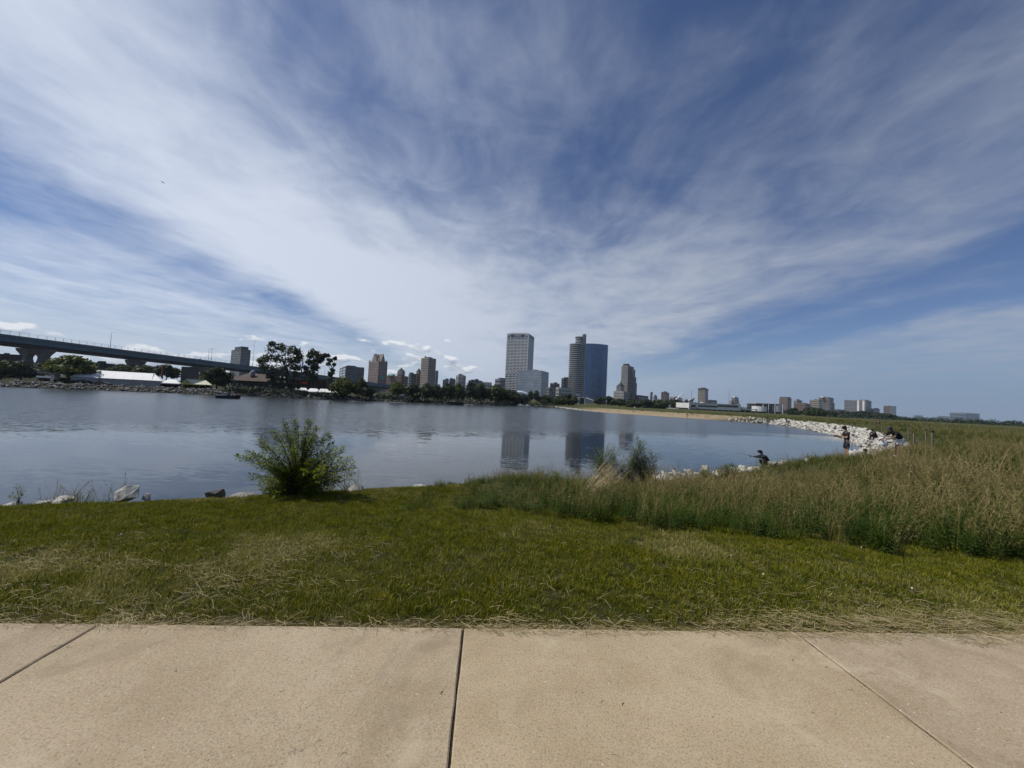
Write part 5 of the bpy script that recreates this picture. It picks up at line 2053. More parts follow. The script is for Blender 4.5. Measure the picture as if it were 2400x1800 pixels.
    def drum(x0, x1, y0, y1, nm, m, dy=0, seg=20):
        xc = (x0 + x1) / 2
        c = at(xc, 958, Y) - b
        rr = (x1 - x0) / 2 * k
        zt, zb = at(xc, y0, Y).z - b.z, at(xc, y1, Y).z - b.z
        return MB().prism([(c.x + rr * math.cos(2 * PI * i / seg), rr + dy + rr * math.sin(2 * PI * i / seg)) for i in range(seg)], zb, zt).build(nm, m, o)
    drum(1774, 1805, 952.5, 964.5, 'white_drum', WHITE)
    drum(1776.5, 1803, 964.2, 969, 'drum_base', G_DARK, 1)
    drum(1818, 1843, 951, 966, 'grey_drum', wall('pale grey panels', (.40, .41, .43)), 2)
    drum(1820, 1841, 965.5, 970, 'drum_base', G_DARK, 3)

    def bx2(x0, x1, y0, y1, dy0, dy1, nm, m):
        zt, zb = at((x0 + x1) / 2, y0, Y).z - b.z, at((x0 + x1) / 2, y1, Y).z - b.z
        xa, xb = at(x0, (y0 + y1) / 2, Y).x - b.x, at(x1, (y0 + y1) / 2, Y).x - b.x
        return MB().box(((xa + xb) / 2, (dy0 + dy1) / 2, (zt + zb) / 2), (xb - xa, dy1 - dy0, zt - zb)).build(nm, m, o)
    bx2(1776, 1842, 946, 947.6, 3, 26, 'roof', CON)
    bx2(1784, 1838, 947.6, 955, 8, 22, 'clerestory', G_DARK)
    bx2(1803, 1820, 950, 969, 6, 22, 'glass_hall', glass('hall glass', (.05, .065, .08), .1))
    for x in (1803, 1818, 1790, 1836):
        bx2(x, x + .9, 947.6, 970, 1.0, 1.5, 'column', WHITE)
    # white portal on the grassy point
    Y = 250
    b = at(1364, 948, Y)
    o = empty('white_portal', b, 'white angular portal frame with a grey sloped stage roof beside it', 'structure')

    def Q(x, y, dy=0):
        return at(x, y, Y + dy) - b
    MB().add([Q(1368.5, 948.5), Q(1370.5, 948.5), Q(1373.5, 931), Q(1370.5, 931), Q(1368.5, 948.5, 3), Q(1370.5, 948.5, 3), Q(1373.5, 931, 3), Q(1370.5, 931, 3)], [(0, 1, 2, 3), (1, 5, 6, 2), (4, 7, 6, 5), (0, 3, 7, 4), (3, 2, 6, 7)]).build('post', WHITE, o)
    MB().add([Q(1354, 930), Q(1373.5, 930.8), Q(1373.5, 933.4), Q(1354, 931.6), Q(1354, 930, 3), Q(1373.5, 930.8, 3), Q(1373.5, 933.4, 3), Q(1354, 931.6, 3)], [(3, 2, 1, 0), (4, 5, 6, 7), (0, 1, 5, 4), (2, 3, 7, 6), (1, 2, 6, 5), (0, 4, 7, 3)]).build('beam', WHITE, o)
    MB().add([Q(1349.5, 922.5), Q(1360, 925.5), Q(1360.5, 927.5), Q(1350.5, 925.5), Q(1349.5, 922.5, 4), Q(1360, 925.5, 4), Q(1360.5, 927.5, 4), Q(1350.5, 925.5, 4)], [(3, 2, 1, 0), (4, 5, 6, 7), (0, 1, 5, 4), (1, 2, 6, 5), (2, 3, 7, 6), (0, 4, 7, 3)]).build('tilted_panel', WHITE, o)
    MB().tube([Q(1355, 948), Q(1356.5, 931)], .35, 5).build('slim_post', CON, o)
    MB().add([Q(1374, 933, 6), Q(1391, 939, 6), Q(1391, 945, 6), Q(1374, 946, 6), Q(1374, 931, 16), Q(1391, 937.5, 16)], [(3, 2, 1, 0), (0, 1, 5, 4)]).build('stage_roof', GREYM, o)
    MB().box(Q(1363, 940, 8), (3.0, 3.0, 4.0)).build('dark_stage', G_DARK, o)
    # pale blue roof and small white things among the trees
    p = at(1224, 922, 420)
    k = 420 / FPX
    mb = MB()
    n = 10
    vs, fs = [], []
    for i in range(n + 1):
        t = i / n
        z = math.sin(PI * t) * 2.4 * k
        vs += [((t - .5) * 26 * k, 0, z - (t - .5) * 3.5 * k), ((t - .5) * 26 * k, 14, z + 2 - (t - .5) * 3.5 * k)]
    fs = [(2 * i, 2 * i + 2, 2 * i + 3, 2 * i + 1) for i in range(n)]
    o = empty('pale_roofed_hall', p, 'low hall with a pale blue curved roof at the foot of the glass office', 'building')
    mb.add(vs, fs).build('roof', mat('pale blue roof', (.36, .45, .54), .5), o)
    MB().box((0, 7, -2.0), (24 * k, 12, 3)).build('wall', CON, o)


build_museum()


# ------------------------------------------------------------------ the high bridge on the left
def build_bridge():
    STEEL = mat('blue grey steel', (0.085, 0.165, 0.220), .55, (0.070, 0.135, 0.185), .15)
    STEEL_SHADE = mat('shaded steel underside', (0.018, 0.025, 0.036), .8)  # shade under the deck put into a darker copy of the steel
    CONC = mat('pier concrete', (0.17, 0.17, 0.172), .9, (0.12, 0.12, 0.125), .3)
    RAIL = mat('railing grey', (0.28, 0.29, 0.30), .7)
    root = empty('high_bridge', at(0, 870, 250), 'long blue-grey steel girder bridge descending from the left behind the tents', 'bridge')
    o = root.location
    tops = [at(-420, 729, 175), at(0, 782.5, 250), at(300, 821.5, 318), at(620, 862, 420), at(768, 881, 480), at(840, 892.5, 520), at(925, 903.5, 570)]
    dirs = []
    for i in range(len(tops)):
        d = tops[min(i + 1, len(tops) - 1)] - tops[max(i - 1, 0)]
        d.z = 0
        dirs.append(d.normalized())
    W = 26.0
    per = [Vector((-d.y, d.x, 0)) for d in dirs]         # away from the camera side

    def strip(z0, z1, w0, w1, nm, m):
        vs, fs = [], []
        for p, n in zip(tops, per):
            q = p - o
            for w, z in ((w0, z0), (w0, z1), (w1, z1), (w1, z0)):
                vs.append(q + n * w + Vector((0, 0, z)))
        for i in range(len(tops) - 1):
            for k in range(4):
                a, b = 4 * i + k, 4 * i + (k + 1) % 4
                fs.append((a, b, b + 4, a + 4))
        fs += [(0, 1, 2, 3), tuple(4 * (len(tops) - 1) + k for k in (3, 2, 1, 0))]
        return MB().add(vs, fs).build(nm, m, root)
    strip(-1.1, 0.0, 0, W, 'deck', STEEL)
    strip(-4.3, -1.1, 1.1, 2.0, 'girder', STEEL)
    strip(-4.3, -1.1, W - 2, W - 1.1, 'girder', STEEL)
    strip(-6.4, -4.25, 4.5, W - 4.5, 'box_girder', STEEL_SHADE)
    strip(-1.15, .25, -.25, .05, 'fascia', mat('fascia steel', (.12, .165, .21), .5))
    strip(2.55, 2.65, .1, .2, 'top_rail', RAIL)
    strip(1.35, 1.42, .1, .2, 'mid_rail', RAIL)
    post = pyd('post', *(lambda b: (b.v, b.f))(MB().box((0, 0, 1.3), (.14, .14, 2.7))))
    post.materials.append(RAIL)
    stiff = pyd('stiffener', *(lambda b: (b.v, b.f))(MB().box((0, 0, -2.7), (.18, .3, 3.1))))
    stiff.materials.append(STEEL)
    for i in range(len(tops) - 1):
        L = (tops[i + 1] - tops[i]).length
        n = int(L / 4.2)
        for k in range(n):
            p = tops[i].lerp(tops[i + 1], k / n) - o
            link('post', post, None, root, p + per[i] * .15)
    # piers with an arched opening
    for px, py, Yp in ((88, 796, 0, ), (318, 826, 0), (470, 845, 0), (700, 872, 0), (884, 898, 0)):
        pts2 = [at(x, 0, 1) for x in (0, 1)]
        # point of the deck line under that picture column
        best = None
        for i in range(len(tops) - 1):
            for k in range(41):
                q = tops[i].lerp(tops[i + 1], k / 40)
                qc = q + per[i] * (W / 2)
                rx = qc.x / qc.y
                want = at(px, py, 1.0).x
                e = abs(rx - want)
                if best is None or e < best[0]:
                    best = (e, q, per[i], i)
        _, q, n, i = best
        d = dirs[i]
        zt = q.z - 6.4
        zb = hz(q.x, q.y) - 1
        H = zt - zb
        c = q - o + n * (W / 2)
        c.z = zb - o.z
        prof = [(0, .32, 0), (.45, .34, 0), (.56, .37, .20), (.66, .42, .25), (.74, .48, .245), (.80, .54, .17), (.835, .58, 0), (.93, .72, 0), (1.0, .74, 0)] if px < 500 else [(0, .3, .16), (.4, .3, .16), (.6, .36, .16), (.72, .45, .08), (.76, .5, 0), (1, .62, 0)]
        vs, fs = [], []
        HW = W * .62
        T = 2.2
        for s in (-1, 1):
            base = len(vs)
            for (t, wo, wi) in prof:
                for w in (s * wi, s * wo):
                    for y in (-T, T):
                        vs.append(c + n * (w * HW) + d * y + Vector((0, 0, t * H)))
            m = len(prof)
            for k in range(m - 1):
                a = base + 4 * k
                b = a + 4
                fs += [(a, a + 2, b + 2, b), (a + 1, b + 1, b + 3, a + 3), (a + 2, a + 3, b + 3, b + 2), (a, b, b + 1, a + 1)]
            e = base + 4 * (m - 1)
            fs.append((e, e + 2, e + 3, e + 1))
        pr_ = MB().add(vs, fs).build('pier', CONC, root)
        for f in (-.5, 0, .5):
            MB().box(c + n * (f * HW * .9) + Vector((0, 0, H + .15)), (1.2, 1.2, .6)).build('bearing', STEEL_SHADE, pr_)
    # lamp standards on the deck
    g = 'lamp standards on the bridge'
    for k, (x, yb, yt, nm) in enumerate(((258, 818, 780, 'first lamp standard on the bridge, above the long white tent'), (488, 846, 818, 'left of the paired lamp standards on the bridge'), (495, 847, 816, 'right of the paired lamp standards on the bridge'),
                                         (592, 860, 800, 'tallest thin lamp standard on the bridge between blue tower and cottonwoods'), (760, 882, 862, 'short lamp standard above the bridge right of the cottonwoods'))):
        Yk = np.interp(x, [0, 300, 620, 768], [250, 318, 420, 480]) + 3
        p = at(x, yb, Yk)
        H = at(x, yt, Yk).z - p.z
        e = empty('lamp_standard', p, nm, 'street lamp', g)
        MB().tube([(0, 0, 0), (0, 0, H)], [.20, .10], 6).build('pole', RAIL, e)
        ar = MB().tube([(0, 0, H - .1), (1.6, 0, H + .25)], .07, 5).build('arm', RAIL, e)
        MB().box((1.9, 0, H + .22), (.9, .35, .18)).build('lamp_head', RAIL, ar)
    # cars seen over the rail
    for x0, x1, yb, lab, col in ((458, 475, 847.5, 'dark car driving on the bridge, the larger of two', (.03, .02, .025)), (480, 491, 849, 'low dark car behind another on the bridge', (.04, .02, .025))):
        Yk = np.interp((x0 + x1) / 2, [0, 300, 620], [250, 318, 420]) + 4
        car('car', lab, at((x0 + x1) / 2, yb, Yk), (x1 - x0) * Yk / FPX * 1.15, math.atan2(dirs[2].y, dirs[2].x), col, 'cars on the bridge')


def car(name, label, loc, L, rz, col, group):
    k = L / 4.6
    e = empty(name, loc, label, 'car', group, rz)
    paint = mat('car paint %.2f %.2f' % (col[0], col[1]), col, .35, col, 1.0, spec=.5)
    G_ = glass('car glass', (.015, .018, .022), .1)
    pr = [(-2.3, .35), (-2.3, .75), (-2.1, .95), (-1.35, 1.0), (-.8, 1.42), (.5, 1.45), (1.15, 1.02), (2.05, .9), (2.3, .68), (2.3, .35)]
    v = [(x * k, -.85 * k, z * k) for x, z in pr] + [(x * k, .85 * k, z * k) for x, z in pr]
    n = len(pr)
    f = [(i, (i + 1) % n, n + (i + 1) % n, n + i) for i in range(n)] + [tuple(range(n - 1, -1, -1)), tuple(range(n, 2 * n))]
    MB().add(v, f).build('body', paint, e)
    for s in (-1, 1):
        MB().add([(-1.15 * k, s * .86 * k, 1.02 * k), (-.72 * k, s * .86 * k, 1.36 * k), (.45 * k, s * .86 * k, 1.38 * k), (.95 * k, s * .86 * k, 1.03 * k)], [(0, 1, 2, 3)]).build('side_window', G_, e)
        for x in (-1.4, 1.4):
            MB().tube([(x * k, s * .70 * k, .33 * k), (x * k, s * .88 * k, .33 * k)], .33 * k, 12).build('wheel', mat('tyre', (.02, .02, .02), .9), e)
    return e


build_bridge()


# ------------------------------------------------------------------ fair ground on the left shore
def build_fairground():
    CANVAS = mat('white canvas', (0.78, 0.78, 0.77), .7, (.72, .72, .71), .2)
    WALL_SHADE = mat('tent wall shade grey', (0.34, 0.335, 0.35), .8, (.29, .285, .30), .2)  # grey is the unlit side of white canvas, put into the colour
    INNER_SHADE = mat('shaded interior', (0.020, 0.018, 0.018), .9)  # near-black boxes stand in for the shade under roofs and canopies
    YEL = mat('yellow canvas', (0.50, 0.47, 0.10), .7)
    POLE = mat('dark pole', (0.03, 0.03, 0.032), .7)
    # long white tent, lying along the shore
    Y = 132.0
    b = at(376, 907, Y)
    PHI = math.atan2(.6, .8)
    e = empty('long_tent', b, 'long white marquee with walls tinted grey for shade on the far shore', 'tent', None, PHI)
    D = 12.0
    zl = at(376, 892.5, Y).z - b.z
    zr = zl + 2.45
    zb = -.8
    r0_ = at(166, 885, 1.0).x
    Lt = (b.x - r0_ * b.y) / (.8 - r0_ * .6)
    xl, xr = -Lt, 0.0
    hip = 2.6
    MB().add([(xl, 0, zb), (xr, 0, zb), (xr, 0, zl), (xl, 0, zl), (xl, D, zb), (xr, D, zb), (xr, D, zl), (xl, D, zl)], [(0, 1, 2, 3), (1, 5, 6, 2), (5, 4, 7, 6), (4, 0, 3, 7)]).build('wall', WALL_SHADE, e)
    n = 9
    for k in range(n):
        x0, x1 = xl + (xr - xl) * k / n, xl + (xr - xl) * (k + 1) / n
        r0 = max(x0, xl + hip)
        r1 = min(x1, xr - hip)
        ov = .25
        x0 -= ov if k == 0 else -.02
        x1 += ov if k == n - 1 else -.02
        MB().add([(x0, -ov, zl - .05), (x1, -ov, zl - .05), (r1, D / 2, zr), (r0, D / 2, zr)], [(0, 1, 2, 3)]).build('roof_panel', CANVAS, e)
        MB().add([(x0, D + ov, zl - .05), (x1, D + ov, zl - .05), (r1, D / 2, zr), (r0, D / 2, zr)], [(3, 2, 1, 0)]).build('roof_panel', CANVAS, e)
    MB().add([(xr + .25, -.25, zl - .05), (xr + .25, D + .25, zl - .05), (xr - hip, D / 2, zr)], [(0, 1, 2)]).build('roof_end', CANVAS, e)
    MB().add([(xl - .25, -.25, zl - .05), (xl - .25, D + .25, zl - .05), (xl + hip, D / 2, zr)], [(2, 1, 0)]).build('roof_end', CANVAS, e)
    # small tents with pitched tops
    def canopy(nm, lab, x0, x1, yr, ye, yb, Y, D, m, wallm, grp, ridge=.35, wl=False):
        b = at((x0 + x1) / 2, yb, Y)
        tq = -b.x / b.y
        ph = .6 if tq > .3 else 0.0
        e = empty(nm, b, lab, 'tent', grp, ph)
        kw = 1.0 / (math.cos(ph) + tq * math.sin(ph))
        xa, xb = (at(x0, ye, Y).x - b.x) * kw, (at(x1, ye, Y).x - b.x) * kw
        ze, zr = at((x0 + x1) / 2, ye, Y).z - b.z, at((x0 + x1) / 2, yr, Y).z - b.z
        w = xb - xa
        ra, rb = xa + w * (.5 - ridge), xb - w * (.5 - ridge)
        MB().add([(xa, 0, ze), (xb, 0, ze), (xb, D, ze), (xa, D, ze), (ra, D / 2, zr), (rb, D / 2, zr)], [(0, 1, 5, 4), (1, 2, 5), (2, 3, 4, 5), (3, 0, 4)]).build('roof', m, e)
        MB().add([(xa, -.02, ze - .3), (xb, -.02, ze - .3), (xb, -.02, ze), (xa, -.02, ze)], [(0, 1, 2, 3)]).build('valance', m, e)
        for x in np.linspace(xa + .1, xb - .1, 4):
            for y in (.1, D - .1):
                MB().tube([(x, y, -.6), (x, y, ze)], .06, 5).build('pole', POLE, e)
        MB().box(((xa + xb) / 2, D * .6, ze * .45), (w * .9, D * .5, ze * .9)).build('interior_shade', wallm, e)
        return e
    g = 'white canopies on the far shore'
    canopy('small_tent', 'small white pitched tent just right of the long marquee', 376, 421, 889, 898, 909, 133, 7, CANVAS, INNER_SHADE, g, .2)
    canopy('canopy', 'tiny white canopy left of the red awning', 692.5, 699, 910, 912.5, 919, 138, 3, CANVAS, INNER_SHADE, g, .3)
    canopy('canopy', 'white canopy below the red awning', 702, 722, 909, 914.5, 922, 138, 4, CANVAS, INNER_SHADE, g, .3)
    canopy('canopy', 'broad white peaked canopy left half of the pair', 724, 750, 910.5, 918, 926, 139, 5, CANVAS, INNER_SHADE, g, .32)
    canopy('canopy', 'broad white peaked canopy right half of the pair', 749, 774, 911.5, 919, 927, 140, 5, CANVAS, INNER_SHADE, g, .32)
    canopy('canopy', 'white canopy between thin tree and bright green tree', 774, 793, 913.5, 920, 928, 141, 5, CANVAS, INNER_SHADE, g, .1)
    canopy('canopy', 'pointed white canopy end showing right of the bright green tree', 800, 818, 915.5, 922, 929, 141, 5, CANVAS, INNER_SHADE, g, .05)
    canopy('canopy', 'small white tent top among the trees left of the striped skyscraper', 1147, 1154, 927, 930, 940, 205, 3, CANVAS, INNER_SHADE, g, .02)
    canopy('canopy', 'little white canopy by the water left of the moored boats', 1208, 1219, 939.5, 942, 948, 206, 3, CANVAS, INNER_SHADE, g, .2)
    canopy('canopy', 'white awning under the green tree below the bridge end', 931, 946, 922, 926, 932, 148, 3, CANVAS, INNER_SHADE, g, .3)
    # yellow pavilion
    Y = 131.0
    b = at(460, 911, Y)
    e = empty('yellow_pavilion', b, 'yellow and white open pavilion with a gabled front', 'pavilion', None, .6)

    def T2(x, y, dy=0):
        return at(x, y, Y + dy) - b
    za, ze = T2(437, 888).z, T2(437, 899.5).z
    xs = [T2(x, 895).x / (math.cos(.6) + .82 * math.sin(.6)) for x in (424, 437, 451, 480, 498)]
    MB().add([(xs[0], 0, ze), (xs[2], 0, ze), (xs[1], 0, za)], [(0, 1, 2)]).build('gable', YEL, e)
    MB().add([((xs[0] + xs[1]) / 2 + .15, -.03, ze + .25), ((xs[1] + xs[2]) / 2 - .15, -.03, ze + .25), (xs[1] + .25, -.03, za - .55), (xs[1] - .25, -.03, za - .55)], [(0, 1, 2, 3)]).build('gable_badge', mat('badge grey', (.30, .28, .33), .7), e)
    MB().add([(xs[2], 0, ze), (xs[4], 0, ze), (xs[3], 3, za - .1), (xs[1], 0, za)], [(0, 1, 2, 3)]).build('roof', mat('cream canvas', (.66, .66, .50), .7), e)
    MB().add([(xs[0], 0, ze), (xs[1], 0, za), (xs[3], 3, za - .1), (xs[0], 8, ze), (xs[4], 8, ze), (xs[4], 0, ze)], [(0, 3, 2, 1), (3, 4, 2), (4, 5, 2)]).build('roof_back', YEL, e)
    MB().box(((xs[0] + xs[4]) / 2, -.05, ze - .12), (xs[4] - xs[0], .06, .26)).build('valance', YEL, e)
    for x in np.linspace(xs[0] + .2, xs[4] - .2, 6):
        MB().tube([(x, .1, -.5), (x, .1, ze)], .09, 6).build('post', mat('olive post', (.20, .19, .07), .7), e)
    MB().box(((xs[0] + xs[4]) / 2, 5, ze / 2), (xs[4] - xs[0] - .6, 2, ze)).build('interior_shade', INNER_SHADE, e)
    # brown hipped-roof building
    Y = 150.0
    b = at(582, 915, Y)
    e = empty('brown_hall', b, 'low dark hall with a broad brown hipped roof left of the cottonwoods', 'building')

    def T3(x, y, dy=0):
        return at(x, y, Y + dy) - b
    z0, z1 = T3(582, 892.5).z, T3(582, 874).z
    xa, xb = T3(532, 890).x, T3(640, 895).x
    MB().add([(xa, 0, z0), (xb, 0, z0), (xb, 16, z0), (xa, 16, z0), (xa + 3, 7, z1), (xb - 4, 7, z1)], [(0, 1, 5, 4), (1, 2, 5), (2, 3, 4, 5), (3, 0, 4)]).build('roof', mat('brown shingle roof', (.085, .066, .056), .9, (.065, .05, .043), .5), e)
    MB().box(((xa + xb) / 2, 8, z0 / 2 - .5), (xb - xa - 2, 14, z0 + .9)).build('wall', mat('dark brown wall', (.055, .048, .046), .9), e)
    for k in range(9):
        x = xa + 1.6 + (xb - xa - 3.2) * k / 8
        MB().box((x, .9, z0 * .5), (.9, .1, z0 * .45)).build('window', glass('hall window', (.03, .035, .045)), e)
    MB().lathe([(.1, 1.2), (.75, .9), (.95, .2), (.95, -.8), (.8, -1.2)], tuple(T3(592, 875, 4)), 12).build('roof_vent', mat('vent grey', (.25, .26, .27), .6), e)
    # shelter, counters and boxes at the far left
    Y = 125.0
    b = at(104, 893, Y)
    e = empty('shelter', b, 'low open shelter with pale roof and white counter at the far left', 'shelter')
    k = Y / FPX
    MB().box((0, 3, 20 * k), (46 * k, 5, 5 * k)).build('roof', mat('shelter roof', (.22, .215, .21), .8), e)
    MB().box((-2 * k, 1, 9.5 * k), (44 * k, 1.2, 4 * k)).build('counter', CANVAS, e)
    MB().box((0, 3, 5 * k), (46 * k, 4, 10 * k)).build('interior_shade', INNER_SHADE, e)
    for x in (-22, -8, 8, 22):
        MB().tube([(x * k, .6, -.5), (x * k, .6, 18 * k)], .09, 5).build('post', POLE, e)
    o = MB().box((0, 0, 9 * k), (9 * k, 1.6, 19 * k)).box((0, -.2, 19 * k), (10 * k, 2.0, .3)).build('white_kiosk', mat('kiosk grey white', (.50, .50, .49), .8), None, False, at(129, 896, 123))
    tag(o, 'upright white kiosk between the shelter and the broad green tree', 'kiosk')
    # buildings behind, under the bridge
    S = [('dark_building', 'dark flat-roofed building at the left edge below the bridge', -40, 44, 831, 205, mat('black brown wall', (.030, .028, .028), .9), 4), ('grey_building', 'violet grey low building under the bridge above the long tent', 243, 266, 853.5, 240, mat('violet grey wall', (.14, .125, .135), .9), 2),
         ('tan_building', 'small tan building beside the violet grey one', 265.5, 279, 856, 238, mat('tan wall', (.22, .19, .16), .9), 2), ('green_box', 'dark green box-shaped building under the bridge', 226, 243, 847.5, 236, mat('dark green wall', (.028, .04, .034), .9), 2),
         ('windowed_building', 'dark many-windowed building under the bridge above the yellow pavilion', 424, 462, 861, 300, mat('dark slate wall', (.045, .045, .05), .9), 4), ('brown_stalls', 'row of brown stalls behind the white canopies', 690, 762, 893, 158, mat('brown stall', (.075, .055, .05), .9), 2),
         ('long_shed', 'long low dark shed beneath the bridge behind the cottonwoods', 560, 800, 892, 230, mat('shed wall', (.07, .066, .066), .9), 2)]
    for nm, lab, x0, x1, yt, Y, m, fl in S:
        P = foot_flat(x0, x1, Y, 14)
        z0 = hz(P[0].x, Y) - 1
        o = block(nm, lab, P, z0, top_z((x0 + x1) / 2, yt, Y), glass('dark glass', (0.020, 0.026, 0.034)), m, fl, .62, (max(2, int((x1 - x0) / 5)),), .9, .25, .4, 'buildings under the bridge')
        if nm == 'dark_building':
            a = foot_flat(2, 16, Y + 4, 6)
            sub(o, 'roof_box', a, top_z(9, 832, Y), top_z(9, 826, Y), m)
    # red signs and awning
    for lab, x0, x1, y0, y1, Y in (('red square sign behind the yellow pavilion', 463.5, 480.5, 881, 888.5, 150), ('red awning over the white canopies', 704, 720, 895.5, 899, 144)):
        p = at((x0 + x1) / 2, y1, Y)
        k = Y / FPX
        e = empty('red_sign', p, lab, 'sign')
        MB().box((0, 0, (y1 - y0) * k / 2), ((x1 - x0) * k, .25, (y1 - y0) * k)).build('panel', mat('red panel', (.26, .025, .03), .7), e)
        H = p.z - hz(p.x, p.y)
        for s in (-1, 1):
            MB().tube([(s * (x1 - x0) * k * .4, .2, -H - .3), (s * (x1 - x0) * k * .4, .2, .2)], .09, 5).build('post', POLE, e)
    # rust red mast, lamp posts, dark cars on the promenade
    p = at(379, 892, 150)
    o = MB().tube([(0, 0, -2), (0, 0, 6.2)], [.35, .28], 6).box((0, 0, 4.5), (.9, .4, .3)).build('rust_mast', mat('rust red', (.15, .05, .03), .8), None, False, p)
    tag(o, 'rust red mast standing behind the small white tent', 'mast')
    for lab, x, yt, yb, Y in (('dark lamp post in front of the long white tent', 232, 873, 903, 121), ('pale pole on the grassy point under the blue glass tower', 1420, 930, 955, 235), ('short pale post by the brown hall', 524, 908, 917, 131), ('thin pole before the yellow pavilion', 482, 902, 922, 129)):
        p = at(x, yb, Y)
        H = at(x, yt, Y).z - p.z
        e = empty('lamp_post', p, lab, 'lamp post', 'posts along the far shore')
        MB().tube([(0, 0, -.5), (0, 0, H * .9)], [.10, .07], 6).build('pole', POLE if x < 1000 else mat('pale pole', (.3, .29, .26), .8), e)
        MB().lathe([(.06, 0), (.20, .10), (.22, .35), (.05, .5)], (0, 0, H * .88), 8).build('lantern', POLE, e)
    car('car', 'dark car parked beside the hedge at the long tent', at(199, 902, 121), 4.4, .2, (.03, .03, .035), 'cars parked by the long tent')
    car('car', 'dark car parked right of the lamp post at the long tent', at(240, 904, 121), 4.4, .2, (.035, .03, .03), 'cars parked by the long tent')


build_fairground()


# ------------------------------------------------------------------ boats
def hull(L, W, H, flare=.25, n=12):
    """boat hull along x, bow at +x, deck open"""
    vs, fs = [], []
    for i in range(n + 1):
        t = i / n
        w = W / 2 * (1 - max(0, (t - .45) / .55) ** 2.2)
        k = H * (1 + .30 * t ** 2)
        x = (t - .5) * L
        vs += [(x, -w, k), (x - .06 * L * t, -w * (1 - flare), 0), (x - .06 * L * t, w * (1 - flare), 0), (x, w, k)]
    for i in range(n):
        a, b = 4 * i, 4 * i + 4
        fs += [(a, a + 1, b + 1, b), (a + 1, a + 2, b + 2, b + 1), (a + 2, a + 3, b + 3, b + 2), (a, b, b + 3, a + 3)]
    fs.append((0, 3, 2, 1))
    return vs, fs


def build_boats():
    g = 'boats on the lagoon'
    Y = 98.0
    p = at(538, 934.5, Y)
    p.z = ZW - .12
    L = 53 * Y / FPX
    e = empty('speedboat', p, 'dark-hulled speedboat with white stern and several passengers', 'boat', g)
    v, f = hull(L, 2.2, .75)
    MB().add(v, f).build('hull', mat('dark navy hull', (.02, .022, .03), .4), e)
    v, f = hull(L * .36, 2.0, .30)
    MB().add([(x - L * .27, y * 1.18, z * 2.4 + .34) for x, y, z in v], f).build('stern_deck', mat('boat white', (.72, .72, .70), .5), e)
    MB().box((-L * .50, 0, .8), (.5, .5, .9)).box((-L * .49, 0, 1.3), (.7, .55, .35)).build('outboard_motor', mat('motor black', (.02, .02, .02), .5), e)
    MB().add([(.2, -.8, 1.0), (.2, .8, 1.0), (-.15, .7, 1.5), (-.15, -.7, 1.5)], [(0, 1, 2, 3)]).build('windscreen', glass('screen glass', (.05, .06, .07)), e)
    for k, x in enumerate((-.5, .7, 1.6)):
        mb = MB()
        mb.lathe([(.1, 0), (.22, .08), (.24, .45), (.1, .62), (.08, .68), (.12, .74), (.12, .90), (.03, .98)], (x, (.35, -.3, .2)[k], .62), 8)
        mb.build('seated_passenger', mat('passenger dark %d' % k, [(.05, .05, .06), (.25, .24, .24), (.12, .05, .05)][k], .9), e)
    Y = 150.0
    p = at(1068, 953.0, Y)
    p.z = ZW - .1
    L = 37 * Y / FPX
    e = empty('pontoon_boat', p, 'black flat pontoon boat with railings below the far trees', 'boat', g)
    BK = mat('pontoon black', (.018, .018, .02), .5)
    for s in (-1, 1):
        MB().tube([(-L / 2, s * .9, .25), (L / 2 - .5, s * .9, .25), (L / 2, s * .9, .4)], [.32, .32, .08], 10).build('pontoon', BK, e)
    MB().box((0, 0, .60), (L * .98, 2.4, .14)).build('deck', BK, e)
    for s in (-1, 1):
        MB().box((L * .06, s * 1.15, .98), (L * .86, .06, .62)).build('side_panel', BK, e)
        MB().tube([(-L * .38, s * 1.15, 1.34), (L * .48, s * 1.15, 1.34)], .04, 5).build('rail', BK, e)
    MB().box((L * .47, 0, .98), (.06, 2.2, .62)).build('end_panel', BK, e)
    MB().box((L * .2, .2, 1.1), (1.0, .8, .9)).build('console', BK, e)
    MB().box((-L * .48, 0, .75), (.45, .45, 1.0)).build('outboard_motor', BK, e)
    for x in (-L * .30, -L * .12):
        MB().lathe([(.1, 0), (.24, .1), (.25, .5), (.12, .66), (.13, .9), (.03, 1.0)], (x, 0, .68), 8).build('seated_passenger', mat('passenger white', (.6, .6, .58), .9), e)
    for x0, x1, y, lab in ((1213, 1228, 951.8, 'low white boat moored at the far shore, left one of two'), (1230, 1244, 952.2, 'low white boat moored at the far shore, right one of two')):
        Y = 192
        p = at((x0 + x1) / 2, y, Y)
        p.z = ZW - .1
        L = (x1 - x0) * Y / FPX * 1.05
        e = empty('moored_boat', p, lab, 'boat', g)
        v, f = hull(L, 1.9, .7)
        MB().add(v, f).build('hull', mat('boat white', (.72, .72, .70), .5), e)
        MB().box((-L * .1, 0, .95), (L * .32, 1.2, .5)).build('cabin', mat('boat white', (.72, .72, .70), .5), e)
        MB().box((-L * .5, 0, .7), (.3, .4, .8)).build('outboard_motor', BK, e)


build_boats()


